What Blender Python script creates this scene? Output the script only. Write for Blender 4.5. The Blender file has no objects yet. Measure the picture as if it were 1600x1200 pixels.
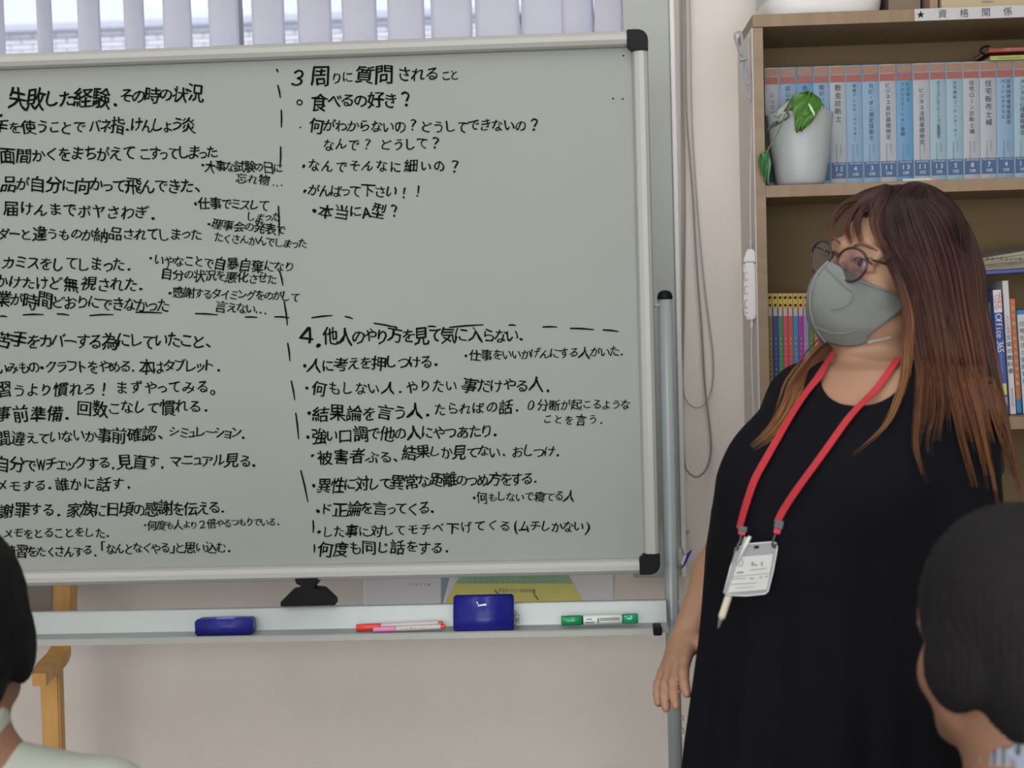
import bpy, bmesh, math, random
import numpy as np
from mathutils import Vector, Matrix
from mathutils.bvhtree import BVHTree

random.seed(7); RNG = np.random.default_rng(7)
C = bpy.context.scene.collection
PI = math.pi

# ------------------------------------------------------------------ camera, world, lights, exposure
F_PX = 2200.0
EYE = Vector((0, 0, 1.43))
_y, _p, _r = math.radians(2.43), math.radians(-2.94), math.radians(1.63)
FW = Vector((-math.sin(_y) * math.cos(_p), math.cos(_y) * math.cos(_p), math.sin(_p)))
_R0 = Vector((math.cos(_y), math.sin(_y), 0)); _U0 = _R0.cross(FW)
RT = _R0 * math.cos(_r) - _U0 * math.sin(_r)
UP = _R0 * math.sin(_r) + _U0 * math.cos(_r)
cd = bpy.data.cameras.new('camera'); cam = bpy.data.objects.new('camera', cd); C.objects.link(cam)
cam.matrix_world = Matrix(((RT.x, UP.x, -FW.x, EYE.x), (RT.y, UP.y, -FW.y, EYE.y), (RT.z, UP.z, -FW.z, EYE.z), (0, 0, 0, 1)))
cd.sensor_width = 36; cd.lens = F_PX * 36 / 1600; cd.clip_start = 0.05; cd.clip_end = 200
cd.dof.use_dof = True; cd.dof.focus_distance = 2.45; cd.dof.aperture_fstop = 4.6
bpy.context.scene.camera = cam

W = bpy.data.worlds.new('sky'); bpy.context.scene.world = W; W.use_nodes = True
_bg = W.node_tree.nodes['Background']
_bg.inputs['Color'].default_value = (0.82, 0.90, 1.0, 1); _bg.inputs['Strength'].default_value = 1.2

YR_ = -2.2
def area(name, loc, size, power, col=(1, 1, 1), rot=(0, 0, 0)):
    l = bpy.data.lights.new(name, 'AREA'); l.shape = 'RECTANGLE'; l.size, l.size_y = size; l.energy = power; l.color = col
    o = bpy.data.objects.new(name, l); C.objects.link(o); o.location = loc; o.rotation_euler = rot
    return o
sun = bpy.data.lights.new('sun', 'SUN'); sun.energy = 2.6; sun.angle = math.radians(1.5); sun.color = (1, .97, .92)
so = bpy.data.objects.new('sun', sun); C.objects.link(so); so.rotation_euler = (math.radians(48), 0, math.radians(25))
# fluorescent ceiling lamps of the room (behind and above the camera, and one nearer the board)
for lx_, ly_, lp_ in ((-1.1, -0.6, 13), (0.5, -0.6, 13), (-1.3, 1.5, 8), (0.15, 1.5, 8)):
    area('ceiling_lamp', (lx_, ly_, 2.57), (0.35, 1.25), lp_, (1.0, 0.985, 0.96))
# broad fill light added in front of the rear wall to even the brightness
area('rear_fill_light', (-0.3, YR_ + .04, 1.55), (4.2, 1.7), 122, (0.97, 0.985, 1.0), (-math.pi / 2, 0, math.pi))

vs = bpy.context.scene.view_settings
vs.view_transform = 'Standard'; vs.look = 'None'; vs.gamma = 1; vs.use_curve_mapping = False; vs.exposure = 0.0
try:
    bpy.context.scene.cycles.use_denoising = True
    bpy.context.scene.cycles.max_bounces = 10
except Exception: pass

# ------------------------------------------------------------------ helpers
def ray(px, py):
    return FW + RT * ((px - 800) / F_PX) - UP * ((py - 600) / F_PX)
def P(px, py, Y):                 # where the photograph's pixel lies on the room plane y = Y
    d = ray(px, py); return EYE + d * (Y / d.y)
def lin(c):
    return tuple(((v / 255) / 12.92 if v <= 10 else (((v / 255) + .055) / 1.055) ** 2.4) for v in c)
MATS = {}
def mat(name, rgb, rough=.6, noise=0, nscale=20, bump=0, bscale=60, stretch=None, metal=0, rgb2=None, emit=None, coat=0, translucent=0, alpha=None, spec=None):
    if name in MATS: return MATS[name]
    m = bpy.data.materials.new(name); m.use_nodes = True; nt = m.node_tree; b = nt.nodes['Principled BSDF']
    c = lin(rgb); b.inputs['Base Color'].default_value = (*c, 1); b.inputs['Roughness'].default_value = rough
    b.inputs['Metallic'].default_value = metal
    if coat: b.inputs['Coat Weight'].default_value = coat
    if spec is not None: b.inputs['Specular IOR Level'].default_value = spec
    tc = nt.nodes.new('ShaderNodeTexCoord'); mp = nt.nodes.new('ShaderNodeMapping'); nt.links.new(tc.outputs['Object'], mp.inputs[0])
    if stretch: mp.inputs['Scale'].default_value = stretch
    if noise or rgb2:
        n = nt.nodes.new('ShaderNodeTexNoise'); n.inputs['Scale'].default_value = nscale; n.inputs['Detail'].default_value = 5
        nt.links.new(mp.outputs[0], n.inputs[0]); cr = nt.nodes.new('ShaderNodeValToRGB')
        c2 = lin(rgb2) if rgb2 else tuple(v * (1 - noise) for v in c)
        cr.color_ramp.elements[0].position = .32; cr.color_ramp.elements[1].position = .68
        cr.color_ramp.elements[0].color = (*c2, 1); cr.color_ramp.elements[1].color = (*c, 1)
        nt.links.new(n.outputs['Fac'], cr.inputs[0]); nt.links.new(cr.outputs[0], b.inputs['Base Color'])
    if bump:
        n2 = nt.nodes.new('ShaderNodeTexNoise'); n2.inputs['Scale'].default_value = bscale; n2.inputs['Detail'].default_value = 4
        nt.links.new(mp.outputs[0], n2.inputs[0]); bp = nt.nodes.new('ShaderNodeBump'); bp.inputs['Strength'].default_value = bump
        bp.inputs['Distance'].default_value = .004
        nt.links.new(n2.outputs['Fac'], bp.inputs['Height']); nt.links.new(bp.outputs[0], b.inputs['Normal'])
    if alpha is not None: b.inputs['Alpha'].default_value = alpha
    if translucent:
        t = nt.nodes.new('ShaderNodeBsdfTranslucent'); t.inputs[0].default_value = (*c, 1)
        mx = nt.nodes.new('ShaderNodeMixShader'); mx.inputs[0].default_value = translucent
        out = nt.nodes['Material Output']
        nt.links.new(b.outputs[0], mx.inputs[1]); nt.links.new(t.outputs[0], mx.inputs[2]); nt.links.new(mx.outputs[0], out.inputs[0])
    MATS[name] = m; return m

def tag(o, label=None, cat=None, group=None, kind=None):
    if label: o['label'] = label
    if cat: o['category'] = cat
    if group: o['group'] = group
    if kind: o['kind'] = kind
    return o
def empty(name, loc, label, cat, group=None, rz=0):
    o = bpy.data.objects.new(name, None); C.objects.link(o); o.location = loc; o.rotation_euler = (0, 0, rz)
    o.empty_display_size = .05
    tag(o, label, cat, group); return o
def link_mesh(name, me, m, parent=None, smooth=False):
    if m is not None and not me.materials: me.materials.append(m)
    o = bpy.data.objects.new(name, me); C.objects.link(o)
    if smooth: me.shade_smooth()
    if parent:
        o.parent = parent
        mw = Matrix.Translation(parent_world(parent)) if parent.rotation_euler[2] == 0 else Matrix.LocRotScale(parent.location, parent.rotation_euler, None)
        me.transform(mw.inverted())
    return o
def parent_world(p):
    v = Vector(p.location); q = p.parent
    while q: v = v + Vector(q.location); q = q.parent
    return v
# meshes are built in room coordinates; an object with a parent gets them shifted into the parent's frame
def from_bm(name, bm, m, parent=None, smooth=False):
    me = bpy.data.meshes.new(name); bm.to_mesh(me); bm.free()
    return link_mesh(name, me, m, parent, smooth)
def from_arr(name, v, f, m, parent=None, smooth=False):
    me = bpy.data.meshes.new(name); me.from_pydata([tuple(x) for x in v], [], [tuple(x) for x in f]); me.validate(); me.update()
    return link_mesh(name, me, m, parent, smooth)
def box_bm(bm, lo, hi, bev=0, seg=2, M=None):
    r = bmesh.ops.create_cube(bm, size=1)
    vs_ = r['verts']
    for v in vs_:
        v.co = Vector(((lo[0] + hi[0]) / 2 + v.co.x * (hi[0] - lo[0]), (lo[1] + hi[1]) / 2 + v.co.y * (hi[1] - lo[1]), (lo[2] + hi[2]) / 2 + v.co.z * (hi[2] - lo[2])))
    if bev:
        es = list({e for v in vs_ for e in v.link_edges})
        rr = bmesh.ops.bevel(bm, geom=es, offset=bev, segments=seg, affect='EDGES', profile=.5)
        vs_ = list({v for f in rr['faces'] for v in f.verts} | {v for v in vs_ if v.is_valid})
    if M is not None:
        done = set()
        for v in vs_:
            if v.is_valid and v.index not in (): v.co = M @ v.co
    return vs_
def box(name, lo, hi, m, parent=None, bev=0, seg=2, M=None):
    bm = bmesh.new(); box_bm(bm, lo, hi, bev, seg)
    if M is not None: bm.transform(M)
    return from_bm(name, bm, m, parent, smooth=False)
def tube_arr(pts, rad, n=8, closed=False, cap=True, flat=None):
    pts = [Vector(p) for p in pts]; N = len(pts)
    rads = rad if hasattr(rad, '__len__') else [rad] * N
    V = []; Fc = []
    T0 = (pts[1] - pts[0]).normalized()
    up = Vector((0, 0, 1)) if abs(T0.z) < .9 else Vector((0, 1, 0))
    nrm = (up - T0 * up.dot(T0)).normalized()
    for i, p in enumerate(pts):
        if closed: t = (pts[(i + 1) % N] - pts[i - 1]).normalized()
        else: t = (pts[min(i + 1, N - 1)] - pts[max(i - 1, 0)]).normalized()
        nrm = (nrm - t * nrm.dot(t)).normalized(); bn = t.cross(nrm)
        for k in range(n):
            a = 2 * PI * k / n
            V.append(p + nrm * math.cos(a) * rads[i] + bn * math.sin(a) * rads[i] * (flat or 1))
    M_ = N if closed else N - 1
    for i in range(M_):
        for k in range(n):
            a = i * n + k; b = i * n + (k + 1) % n; j = (i + 1) % N
            Fc.append((a, b, j * n + (k + 1) % n, j * n + k))
    if cap and not closed:
        Fc.append(tuple(range(n - 1, -1, -1))); Fc.append(tuple((N - 1) * n + k for k in range(n)))
    return V, Fc
def tube(name, pts, rad, m, parent=None, n=8, closed=False, flat=None):
    v, f = tube_arr(pts, rad, n, closed, True, flat); return from_arr(name, v, f, m, parent, True)
def smooth_path(pts, k=6):
    pts = [Vector(p) for p in pts]; out = []
    for i in range(len(pts) - 1):
        p0 = pts[max(i - 1, 0)]; p1 = pts[i]; p2 = pts[i + 1]; p3 = pts[min(i + 2, len(pts) - 1)]
        for j in range(k):
            t = j / k
            out.append(0.5 * ((2 * p1) + (p2 - p0) * t + (2 * p0 - 5 * p1 + 4 * p2 - p3) * t * t + (3 * p1 - p0 - 3 * p2 + p3) * t ** 3))
    out.append(pts[-1]); return out
def lathe(name, prof, c, m, parent=None, n=32, M=None):
    V = []; Fc = []
    for r, z in prof:
        for k in range(n):
            a = 2 * PI * k / n; p = Vector((r * math.cos(a), r * math.sin(a), z))
            V.append((M @ p if M is not None else p) + Vector(c))
    for i in range(len(prof) - 1):
        for k in range(n):
            Fc.append((i * n + k, i * n + (k + 1) % n, (i + 1) * n + (k + 1) % n, (i + 1) * n + k))
    Fc.append(tuple(range(n - 1, -1, -1))); Fc.append(tuple((len(prof) - 1) * n + k for k in range(n)))
    return from_arr(name, V, Fc, m, parent, True)
def prism(name, poly, d, m, parent=None, bev=0):
    """poly: room points of one face; d: vector of extrusion"""
    bm = bmesh.new(); a = [bm.verts.new(p) for p in poly]; b = [bm.verts.new(Vector(p) + Vector(d)) for p in poly]
    bm.faces.new(a); bm.faces.new(b[::-1]); n = len(a)
    for i in range(n): bm.faces.new((a[i], b[i], b[(i + 1) % n], a[(i + 1) % n]))
    bmesh.ops.recalc_face_normals(bm, faces=bm.faces)
    if bev: bmesh.ops.bevel(bm, geom=list(bm.edges), offset=bev, segments=2, affect='EDGES')
    return from_bm(name, bm, m, parent)

# ------------------------------------------------------------------ lettering
GL = {}
def glyph(ch):
    if ch in GL: return GL[ch]
    cu = bpy.data.curves.new('glyph', 'FONT'); cu.body = ch; cu.size = 1; cu.resolution_u = 2
    o = bpy.data.objects.new('glyph', cu); C.objects.link(o)
    dg = bpy.context.evaluated_depsgraph_get(); me = bpy.data.meshes.new_from_object(o.evaluated_get(dg))
    v = np.array([x.co[:2] for x in me.vertices]).reshape(-1, 2); f = [tuple(p.vertices) for p in me.polygons]
    bpy.data.objects.remove(o); bpy.data.curves.remove(cu); bpy.data.meshes.remove(me)
    GL[ch] = (v, f); return GL[ch]
KANA = set('ぁあぃいぅうぇえぉおかがきぎくぐけげこごさざしじすずせぜそぞただちぢっつづてでとどなにぬねのはばぱひびぴふぶぷへべぺほぼぽまみむめもゃやゅゆょよらりるれろわをんァアィイゥウェエォオカガキギクグケゲコゴサザシジスズセゼソゾタダチヂッツヅテデトドナニヌネノハバパヒビピフブプヘベペホボポマミムメモャヤュユョヨラリルレロワヲンー')
SMALL = set('ぁぃぅぇぉっゃゅょァィゥェォッャュョ')
def adv(ch):
    if ch in '．、。・': return .5
    if ch in '「」（）()': return .55
    if ch in SMALL: return .62
    if ch == ' ': return .5
    if ch in KANA: return .86
    if ord(ch) < 128: return .62
    return 1.08
def write(parent, name, text, a, b, h, m, hand=True, nrm=Vector((0, -1, 0)), eps=.0012, up=None, bold=0):
    """text between room points a (left end, mid height) and b (right end); h = height of a kanji"""
    a = Vector(a); b = Vector(b); L = (b - a).length; ux = (b - a).normalized()
    uz = nrm.cross(ux) if up is None else up
    if uz.z < 0 and up is None: uz = -uz
    tot = sum(adv(c) for c in text); V = []; Fc = []; s = 0
    for ch in text:
        w = adv(ch); cx = (s + w / 2) / tot * L; s += w
        if ch == ' ': continue
        v, f = glyph(ch)
        if len(v) == 0: continue
        q = v.copy(); mn = q.min(0); mx = q.max(0); cc = (mn + mx) / 2
        full = ord(ch) > 255
        q[:, 0] -= cc[0]; q[:, 1] -= .36 if full else .35
        if ch in '．、。' : q[:, 0] += 0
        sc = h * 1.04
        if hand:
            if ch in KANA: sc *= .86
            cellw = w / tot * L
            gw = (mx[0] - mn[0]) * sc
            sx = min(1.12, cellw * 1.0 / max(gw, 1e-6)) if gw > cellw * .98 else 1.0
            sy = 1 + RNG.uniform(-.08, .1)
            sh = RNG.uniform(-.02, .16); ro = RNG.uniform(-.09, .06)
            ph = RNG.uniform(0, 6.28, 4)
            x = q[:, 0].copy(); y = q[:, 1].copy()
            q[:, 0] = x + .035 * np.sin(5 * y + ph[0]) + .022 * np.sin(9 * x + ph[1]) + sh * y
            q[:, 1] = y + .035 * np.sin(5 * x + ph[2]) + .022 * np.sin(8 * y + ph[3]) - .10 * x * abs(x)
            c_, s_ = math.cos(ro), math.sin(ro)
            q = np.stack([(q[:, 0] * c_ - q[:, 1] * s_) * sx, (q[:, 0] * s_ + q[:, 1] * c_) * sy], 1)
            oy = RNG.uniform(-.07, .07) * h
        else: oy = 0
        q *= sc
        for kk, (bx_, by_) in enumerate(((0, 0), (.022, .010), (-.010, .020)) if hand else ((0, 0),)):
            o = len(V)
            for t in q:
                V.append(a + ux * (cx + t[0] + bx_ * sc) + uz * (t[1] + oy + by_ * sc) + nrm * (eps + .00008 * kk))
            Fc += [tuple(i + o for i in p) for p in f]
    return from_arr(name, V, Fc, m, parent)
def write_down(parent, name, text, top, h, m, L=None, nrm=Vector((0, -1, 0)), eps=.0012, right=Vector((1, 0, 0)), down=Vector((0, 0, -1)), sx=1.0):
    V = []; Fc = []; n = len(text); st = (L / n) if L else h * 1.02
    for i, ch in enumerate(text):
        v, f = glyph(ch)
        if len(v) == 0: continue
        q = v.copy(); mn = q.min(0); mx = q.max(0)
        q[:, 0] -= (mn[0] + mx[0]) / 2; q[:, 1] -= .36
        if ch in 'ー':
            q = np.stack([q[:, 1], -q[:, 0]], 1)
        q *= h; q[:, 0] *= sx; o = len(V)
        for t in q: V.append(Vector(top) + down * (st * (i + .5) - t[1]) + right * t[0] + nrm * eps)
        Fc += [tuple(k + o for k in p) for p in f]
    return from_arr(name, V, Fc, m, parent)

# ------------------------------------------------------------------ signed-distance modelling for organic shapes
class SDF:
    def __init__(s, lo, hi, h):
        s.lo = np.array(lo, float); s.h = h; s.n = np.ceil((np.array(hi) - s.lo) / h).astype(int) + 1
        s.v = np.full(tuple(s.n), .08, np.float32)
    def _sl(s, lo, hi):
        a = np.clip(np.floor((np.array(lo) - s.lo) / s.h).astype(int), 0, s.n - 1); b = np.clip(np.ceil((np.array(hi) - s.lo) / s.h).astype(int) + 1, 1, s.n)
        if (b <= a).any(): return None, None
        g = [(s.lo[i] + s.h * np.arange(a[i], b[i])).astype(np.float32) for i in range(3)]
        return tuple(slice(a[i], b[i]) for i in range(3)), (g[0][:, None, None], g[1][None, :, None], g[2][None, None, :])
    def _merge(s, sl, d, k, op):
        o = s.v[sl]
        if op == 'add':
            if k > 0:
                hh = np.clip(.5 + .5 * (o - d) / k, 0, 1); s.v[sl] = o * (1 - hh) + d * hh - k * hh * (1 - hh)
            else: s.v[sl] = np.minimum(o, d)
        else:
            d = -d
            if k > 0:
                hh = np.clip(.5 - .5 * (o - d) / k, 0, 1); s.v[sl] = o * (1 - hh) + d * hh + k * hh * (1 - hh)
            else: s.v[sl] = np.maximum(o, d)
    def cap(s, a, b, ra, rb, k=.02, op='add'):
        a = np.array(a, float); b = np.array(b, float); m = max(ra, rb) + k + .03
        sl, g = s._sl(np.minimum(a, b) - m, np.maximum(a, b) + m)
        if sl is None: return
        ba = b - a; L = max((ba ** 2).sum(), 1e-9); q = [g[i] - a[i] for i in range(3)]
        t = np.clip((q[0] * ba[0] + q[1] * ba[1] + q[2] * ba[2]) / L, 0, 1)
        d = np.sqrt((q[0] - t * ba[0]) ** 2 + (q[1] - t * ba[1]) ** 2 + (q[2] - t * ba[2]) ** 2) - (ra + (rb - ra) * t)
        s._merge(sl, d.astype(np.float32), k, op)
    def ell(s, c, r, k=.02, op='add', M=None):
        c = np.array(c, float); r = np.array(r, float); m = r.max() + k + .03
        sl, g = s._sl(c - m, c + m)
        if sl is None: return
        q = [g[i] - c[i] for i in range(3)]
        if M is not None: q = [M[i][0] * q[0] + M[i][1] * q[1] + M[i][2] * q[2] for i in range(3)]
        k0 = np.sqrt((q[0] / r[0]) ** 2 + (q[1] / r[1]) ** 2 + (q[2] / r[2]) ** 2)
        k1 = np.sqrt((q[0] / r[0] ** 2) ** 2 + (q[1] / r[1] ** 2) ** 2 + (q[2] / r[2] ** 2) ** 2)
        d = k0 * (k0 - 1) / np.maximum(k1, 1e-6)
        s._merge(sl, d.astype(np.float32), k, op)
    def loft(s, rings, yaw, k=.02, op='add', fold=0, nf=9, fz=(0, 1)):
        """rings: (z, cx, cy, a(forward), b(side)); z ascending"""
        R = np.array(sorted(rings)); m = R[:, 3:].max() + .06
        lo = (R[:, 1].min() - m, R[:, 2].min() - m, R[0, 0] - .03); hi = (R[:, 1].max() + m, R[:, 2].max() + m, R[-1, 0] + .03)
        sl, g = s._sl(lo, hi)
        if sl is None: return
        z = g[2][0, 0, :]; I = [np.interp(z, R[:, 0], R[:, i])[None, None, :] for i in range(1, 5)]
        f = (-math.sin(yaw), -math.cos(yaw)); sd = (math.cos(yaw), -math.sin(yaw))
        x = g[0] - I[0]; y = g[1] - I[1]; u = x * f[0] + y * f[1]; v = x * sd[0] + y * sd[1]
        q = np.sqrt((u / I[2]) ** 2 + (v / I[3]) ** 2)
        if fold:
            th = np.arctan2(v, u); w = np.clip((fz[1] - g[2]) / (fz[1] - fz[0]), 0, 1)
            q = q - fold * w * (np.sin(nf * th + 1.3 * np.sin(2 * th) + 2 * g[2]) + .5 * np.sin(2.3 * nf * th + 1))
        d = (q - 1) * np.minimum(I[2], I[3])
        d = np.maximum(d, np.maximum(g[2] - R[-1, 0], R[0, 0] - g[2]))
        s._merge(sl, d.astype(np.float32), k, op)
    def mesh(s):
        v = s.v; ins = v < 0; nx, ny, nz = v.shape
        cnt = np.zeros((nx - 1, ny - 1, nz - 1), np.int8)
        for dx in (0, 1):
            for dy in (0, 1):
                for dz in (0, 1): cnt += ins[dx:nx - 1 + dx, dy:ny - 1 + dy, dz:nz - 1 + dz]
        act = (cnt > 0) & (cnt < 8); idx = np.full(cnt.shape, -1, np.int64); ii = np.argwhere(act); idx[act] = np.arange(len(ii))
        acc = np.zeros((len(ii), 3)); w = np.zeros(len(ii)); i, j, k = ii.T
        for ax in range(3):
            o1, o2 = [a for a in range(3) if a != ax]
            for p in (0, 1):
                for q in (0, 1):
                    off = [0, 0, 0]; off[o1] = p; off[o2] = q; off2 = off[:]; off2[ax] = 1
                    va = v[i + off[0], j + off[1], k + off[2]]; vb = v[i + off2[0], j + off2[1], k + off2[2]]
                    cr = (va < 0) != (vb < 0); t = np.where(cr, va / np.where(cr, va - vb, 1), 0)
                    pt = np.zeros((len(ii), 3)); pt[:, o1] = p; pt[:, o2] = q; pt[:, ax] = t
                    acc[cr] += pt[cr]; w += cr
        V = s.lo + (ii + acc / w[:, None]) * s.h
        F = []
        for ax in range(3):
            o1, o2 = (ax + 1) % 3, (ax + 2) % 3
            A = [slice(None)] * 3; B = [slice(None)] * 3; A[ax] = slice(0, -1); B[ax] = slice(1, None)
            a = ins[tuple(A)]; b = ins[tuple(B)]; ch = np.argwhere(a != b)
            ok = (ch[:, o1] > 0) & (ch[:, o2] > 0) & (ch[:, o1] < v.shape[o1] - 1) & (ch[:, o2] < v.shape[o2] - 1); ch = ch[ok]
            def g(d1, d2):
                c = ch.copy(); c[:, o1] -= d1; c[:, o2] -= d2; return idx[c[:, 0], c[:, 1], c[:, 2]]
            q = np.stack([g(1, 1), g(0, 1), g(0, 0), g(1, 0)], 1); fl = ~a[ch[:, 0], ch[:, 1], ch[:, 2]]
            q[fl] = q[fl][:, ::-1]; F.append(q)
        F = np.concatenate(F); F = F[(F >= 0).all(1)]
        return V, F
def sdf_obj(name, s, m, parent):
    V, F = s.mesh(); me = bpy.data.meshes.new(name); me.vertices.add(len(V)); me.vertices.foreach_set('co', V.astype(np.float32).ravel())
    me.loops.add(F.size); me.loops.foreach_set('vertex_index', F.ravel().astype(np.int32)); me.polygons.add(len(F))
    me.polygons.foreach_set('loop_start', np.arange(0, F.size, 4, dtype=np.int32)); me.update(calc_edges=True); me.validate()
    return link_mesh(name, me, m, parent, True), V, F

# ------------------------------------------------------------------ materials
M_wall = mat('wallpaper', (222, 215, 208), .85, noise=.05, nscale=6, bump=.35, bscale=160)
M_white = mat('white_paint', (214, 213, 214), .5, bump=.03)
M_trim = mat('grey_white_frame', (158, 162, 158), .45, bump=.02)
M_board = mat('whiteboard_enamel', (136, 141, 137), .42, noise=.04, nscale=3, spec=.18)
M_alu = mat('silver_aluminium', (160, 162, 158), .55, metal=.1, noise=.05, nscale=40, stretch=(1, 30, 30))
M_tray = mat('tray_aluminium', (146, 153, 153), .35, metal=.3, noise=.04, nscale=8)
M_tube = mat('grey_enamelled_tube', (138, 147, 148), .3, bump=.02)
M_black = mat('black_plastic', (12, 13, 16), .5, bump=.1, spec=.15)
M_ink = mat('black_marker_ink', (6, 6, 8), .8, spec=.1)
M_slat = mat('blind_fabric', (228, 228, 238), .8, translucent=.5, bump=.15, bscale=300, noise=.03)
M_wood = mat('light_wood_laminate', (134, 114, 92), .5, rgb2=(122, 103, 82), nscale=4, stretch=(1, 1, 14), bump=.03)
M_woodh = mat('light_wood_shelf', (136, 114, 88), .5, rgb2=(124, 103, 79), nscale=4, stretch=(14, 1, 1), bump=.03)
M_backp = mat('brown_back_panel', (104, 86, 56), .75, noise=.12, nscale=5, bump=.12, bscale=90)
M_chair = mat('honey_wood', (206, 160, 92), .4, rgb2=(188, 140, 74), nscale=5, stretch=(8, 8, 1))
M_plastic = mat('white_plastic', (205, 204, 204), .35, bump=.02)
M_cord = mat('grey_cord', (165, 158, 152), .6)
M_blue = mat('blue_plastic', (30, 36, 118), .4, bump=.05, spec=.3)
M_bluel = mat('blue_plastic_pale', (112, 122, 190), .45)
M_paper = mat('white_paper', (182, 182, 186), .8)
M_txt = mat('dark_print', (48, 50, 56), .7)
M_greytxt = mat('grey_print', (120, 122, 128), .7)
M_wtxt = mat('white_print', (200, 204, 208), .7)

# ------------------------------------------------------------------ setting
YW = 2.93; YB = 2.45
XL, XRt, YR, ZC = -2.6, 2.0, -2.2, 2.6
def struct(o): return tag(o, kind='structure')
struct(box('floor', (XL, YR, -.05), (XRt, YW, 0), mat('grey_carpet', (120, 116, 110), .95, noise=.2, nscale=90, bump=.3)))
struct(box('ceiling', (XL, YR, ZC), (XRt, YW, ZC + .05), mat('white_ceiling', (226, 224, 220), .9, bump=.2, bscale=80)))
struct(box('wall_left', (XL - .06, YR, 0), (XL, YW, ZC), M_wall)); struct(box('wall_right', (XRt, YR, 0), (XRt + .06, YW, ZC), M_wall))
struct(box('wall_rear', (XL, YR - .06, 0), (XRt, YR, ZC), M_wall))
wx1 = P(976, 20, YW).x; wz0 = P(800, 800, YW).z; wx0 = -1.9; wz1 = 2.35
bm = bmesh.new()
for lo, hi in (((XL, 0, 0), (XRt, .14, wz0)), ((XL, 0, wz1), (XRt, .14, ZC)), ((XL, 0, wz0), (wx0, .14, wz1)), ((wx1, 0, wz0), (XRt, .14, wz1))):
    box_bm(bm, (lo[0], YW + lo[1], lo[2]), (hi[0], YW + hi[1], hi[2]))
struct(from_bm('wall_back', bm, M_wall))
# window: frame, mullion and pane
wn = bpy.data.objects.new('window_1', None); C.objects.link(wn); wn.location = ((wx0 + wx1) / 2, YW + .1, wz0); struct(wn)
mx = P(374, 40, YW + .1).x; M_frame = mat('grey_window_frame', (96, 96, 106), .4, metal=.3)
for n_, lo, hi in (('frame_jamb', (wx0, YW + .07, wz0), (wx0 + .04, YW + .13, wz1)), ('frame_jamb', (wx1 - .02, YW + .07, wz0), (wx1, YW + .13, wz1)),
                   ('frame_rail', (wx0 + .04, YW + .07, wz0), (wx1 - .02, YW + .13, wz0 + .04)), ('frame_rail', (wx0 + .04, YW + .07, wz1 - .04), (wx1 - .02, YW + .13, wz1)),
                   ('mullion', (mx - .004, YW + .075, wz0 + .04), (mx + .004, YW + .125, wz1 - .04))):
    box(n_, lo, hi, M_frame, wn, bev=.003)
gm = bpy.data.materials.new('window_glass'); gm.use_nodes = True; nt = gm.node_tree; nt.nodes.remove(nt.nodes['Principled BSDF'])
tr = nt.nodes.new('ShaderNodeBsdfTransparent'); gl = nt.nodes.new('ShaderNodeBsdfGlossy'); gl.inputs['Roughness'].default_value = .02
mxn = nt.nodes.new('ShaderNodeMixShader'); mxn.inputs[0].default_value = .05
nt.links.new(tr.outputs[0], mxn.inputs[1]); nt.links.new(gl.outputs[0], mxn.inputs[2]); nt.links.new(mxn.outputs[0], nt.nodes['Material Output'].inputs[0])
box('pane', (wx0 + .04, YW + .098, wz0 + .04), (mx - .004, YW + .102, wz1 - .04), gm, wn)
box('pane', (mx + .004, YW + .098, wz0 + .04), (wx1 - .02, YW + .102, wz1 - .04), gm, wn)
# pilaster / jamb board right of the window
tx0 = P(977, 300, YW - .05).x; tx1 = P(1052, 300, YW - .05).x; tx2 = P(1060, 300, YW - .05).x
tz = P(1060, 895, YW).z
tb = box('trim_1', (tx0, YW - .045, tz), (tx1, YW, ZC), M_trim, bev=.002); struct(tb)
tb = box('trim_2', (tx1, YW - .055, tz), (tx2, YW, ZC), M_white, bev=.003); struct(tb)

# building across the street with a tiled parapet
YO = 8.0
bl = empty('building', P(340, 600, YO + 2), 'pale tiled building wall with coping seen through the blinds', 'building')
zc1 = P(250, 31, YO).z; zc0 = P(250, 44, YO).z; bx0 = P(-260, 60, YO).x; bx1 = P(1250, 60, YO).x
M_tile = mat('pale_tile', (206, 205, 214), .5, noise=.04, nscale=5)
box('wall', (bx0, YO + .012, -3), (bx1, YO + 1.5, zc0), mat('tile_mortar', (130, 130, 142), .8, noise=.05), bl)
box('coping', (bx0, YO - .05, zc0), (bx1, YO + .4, zc1), mat('coping_concrete', (184, 186, 200), .7, noise=.05), bl, bev=.01)
tw, th = .131, .032; me0 = None
gx = P(-20, 60, YO).x
for r in range(6):
    for c in range(22):
        x = gx + (c + .5 * (r % 2)) * tw; z = zc0 - th * (r + 1)
        if me0 is None:
            me0 = bpy.data.meshes.new('tile'); b_ = bmesh.new(); box_bm(b_, (0.002, 0, 0.0018), (tw - .002, .012, th - .0018), .003, 1); b_.to_mesh(me0); b_.free(); me0.materials.append(M_tile)
        o = bpy.data.objects.new('tile', me0); C.objects.link(o); o.parent = bl
        o.location = Vector((x, YO, z)) - Vector(bl.location)

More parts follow.
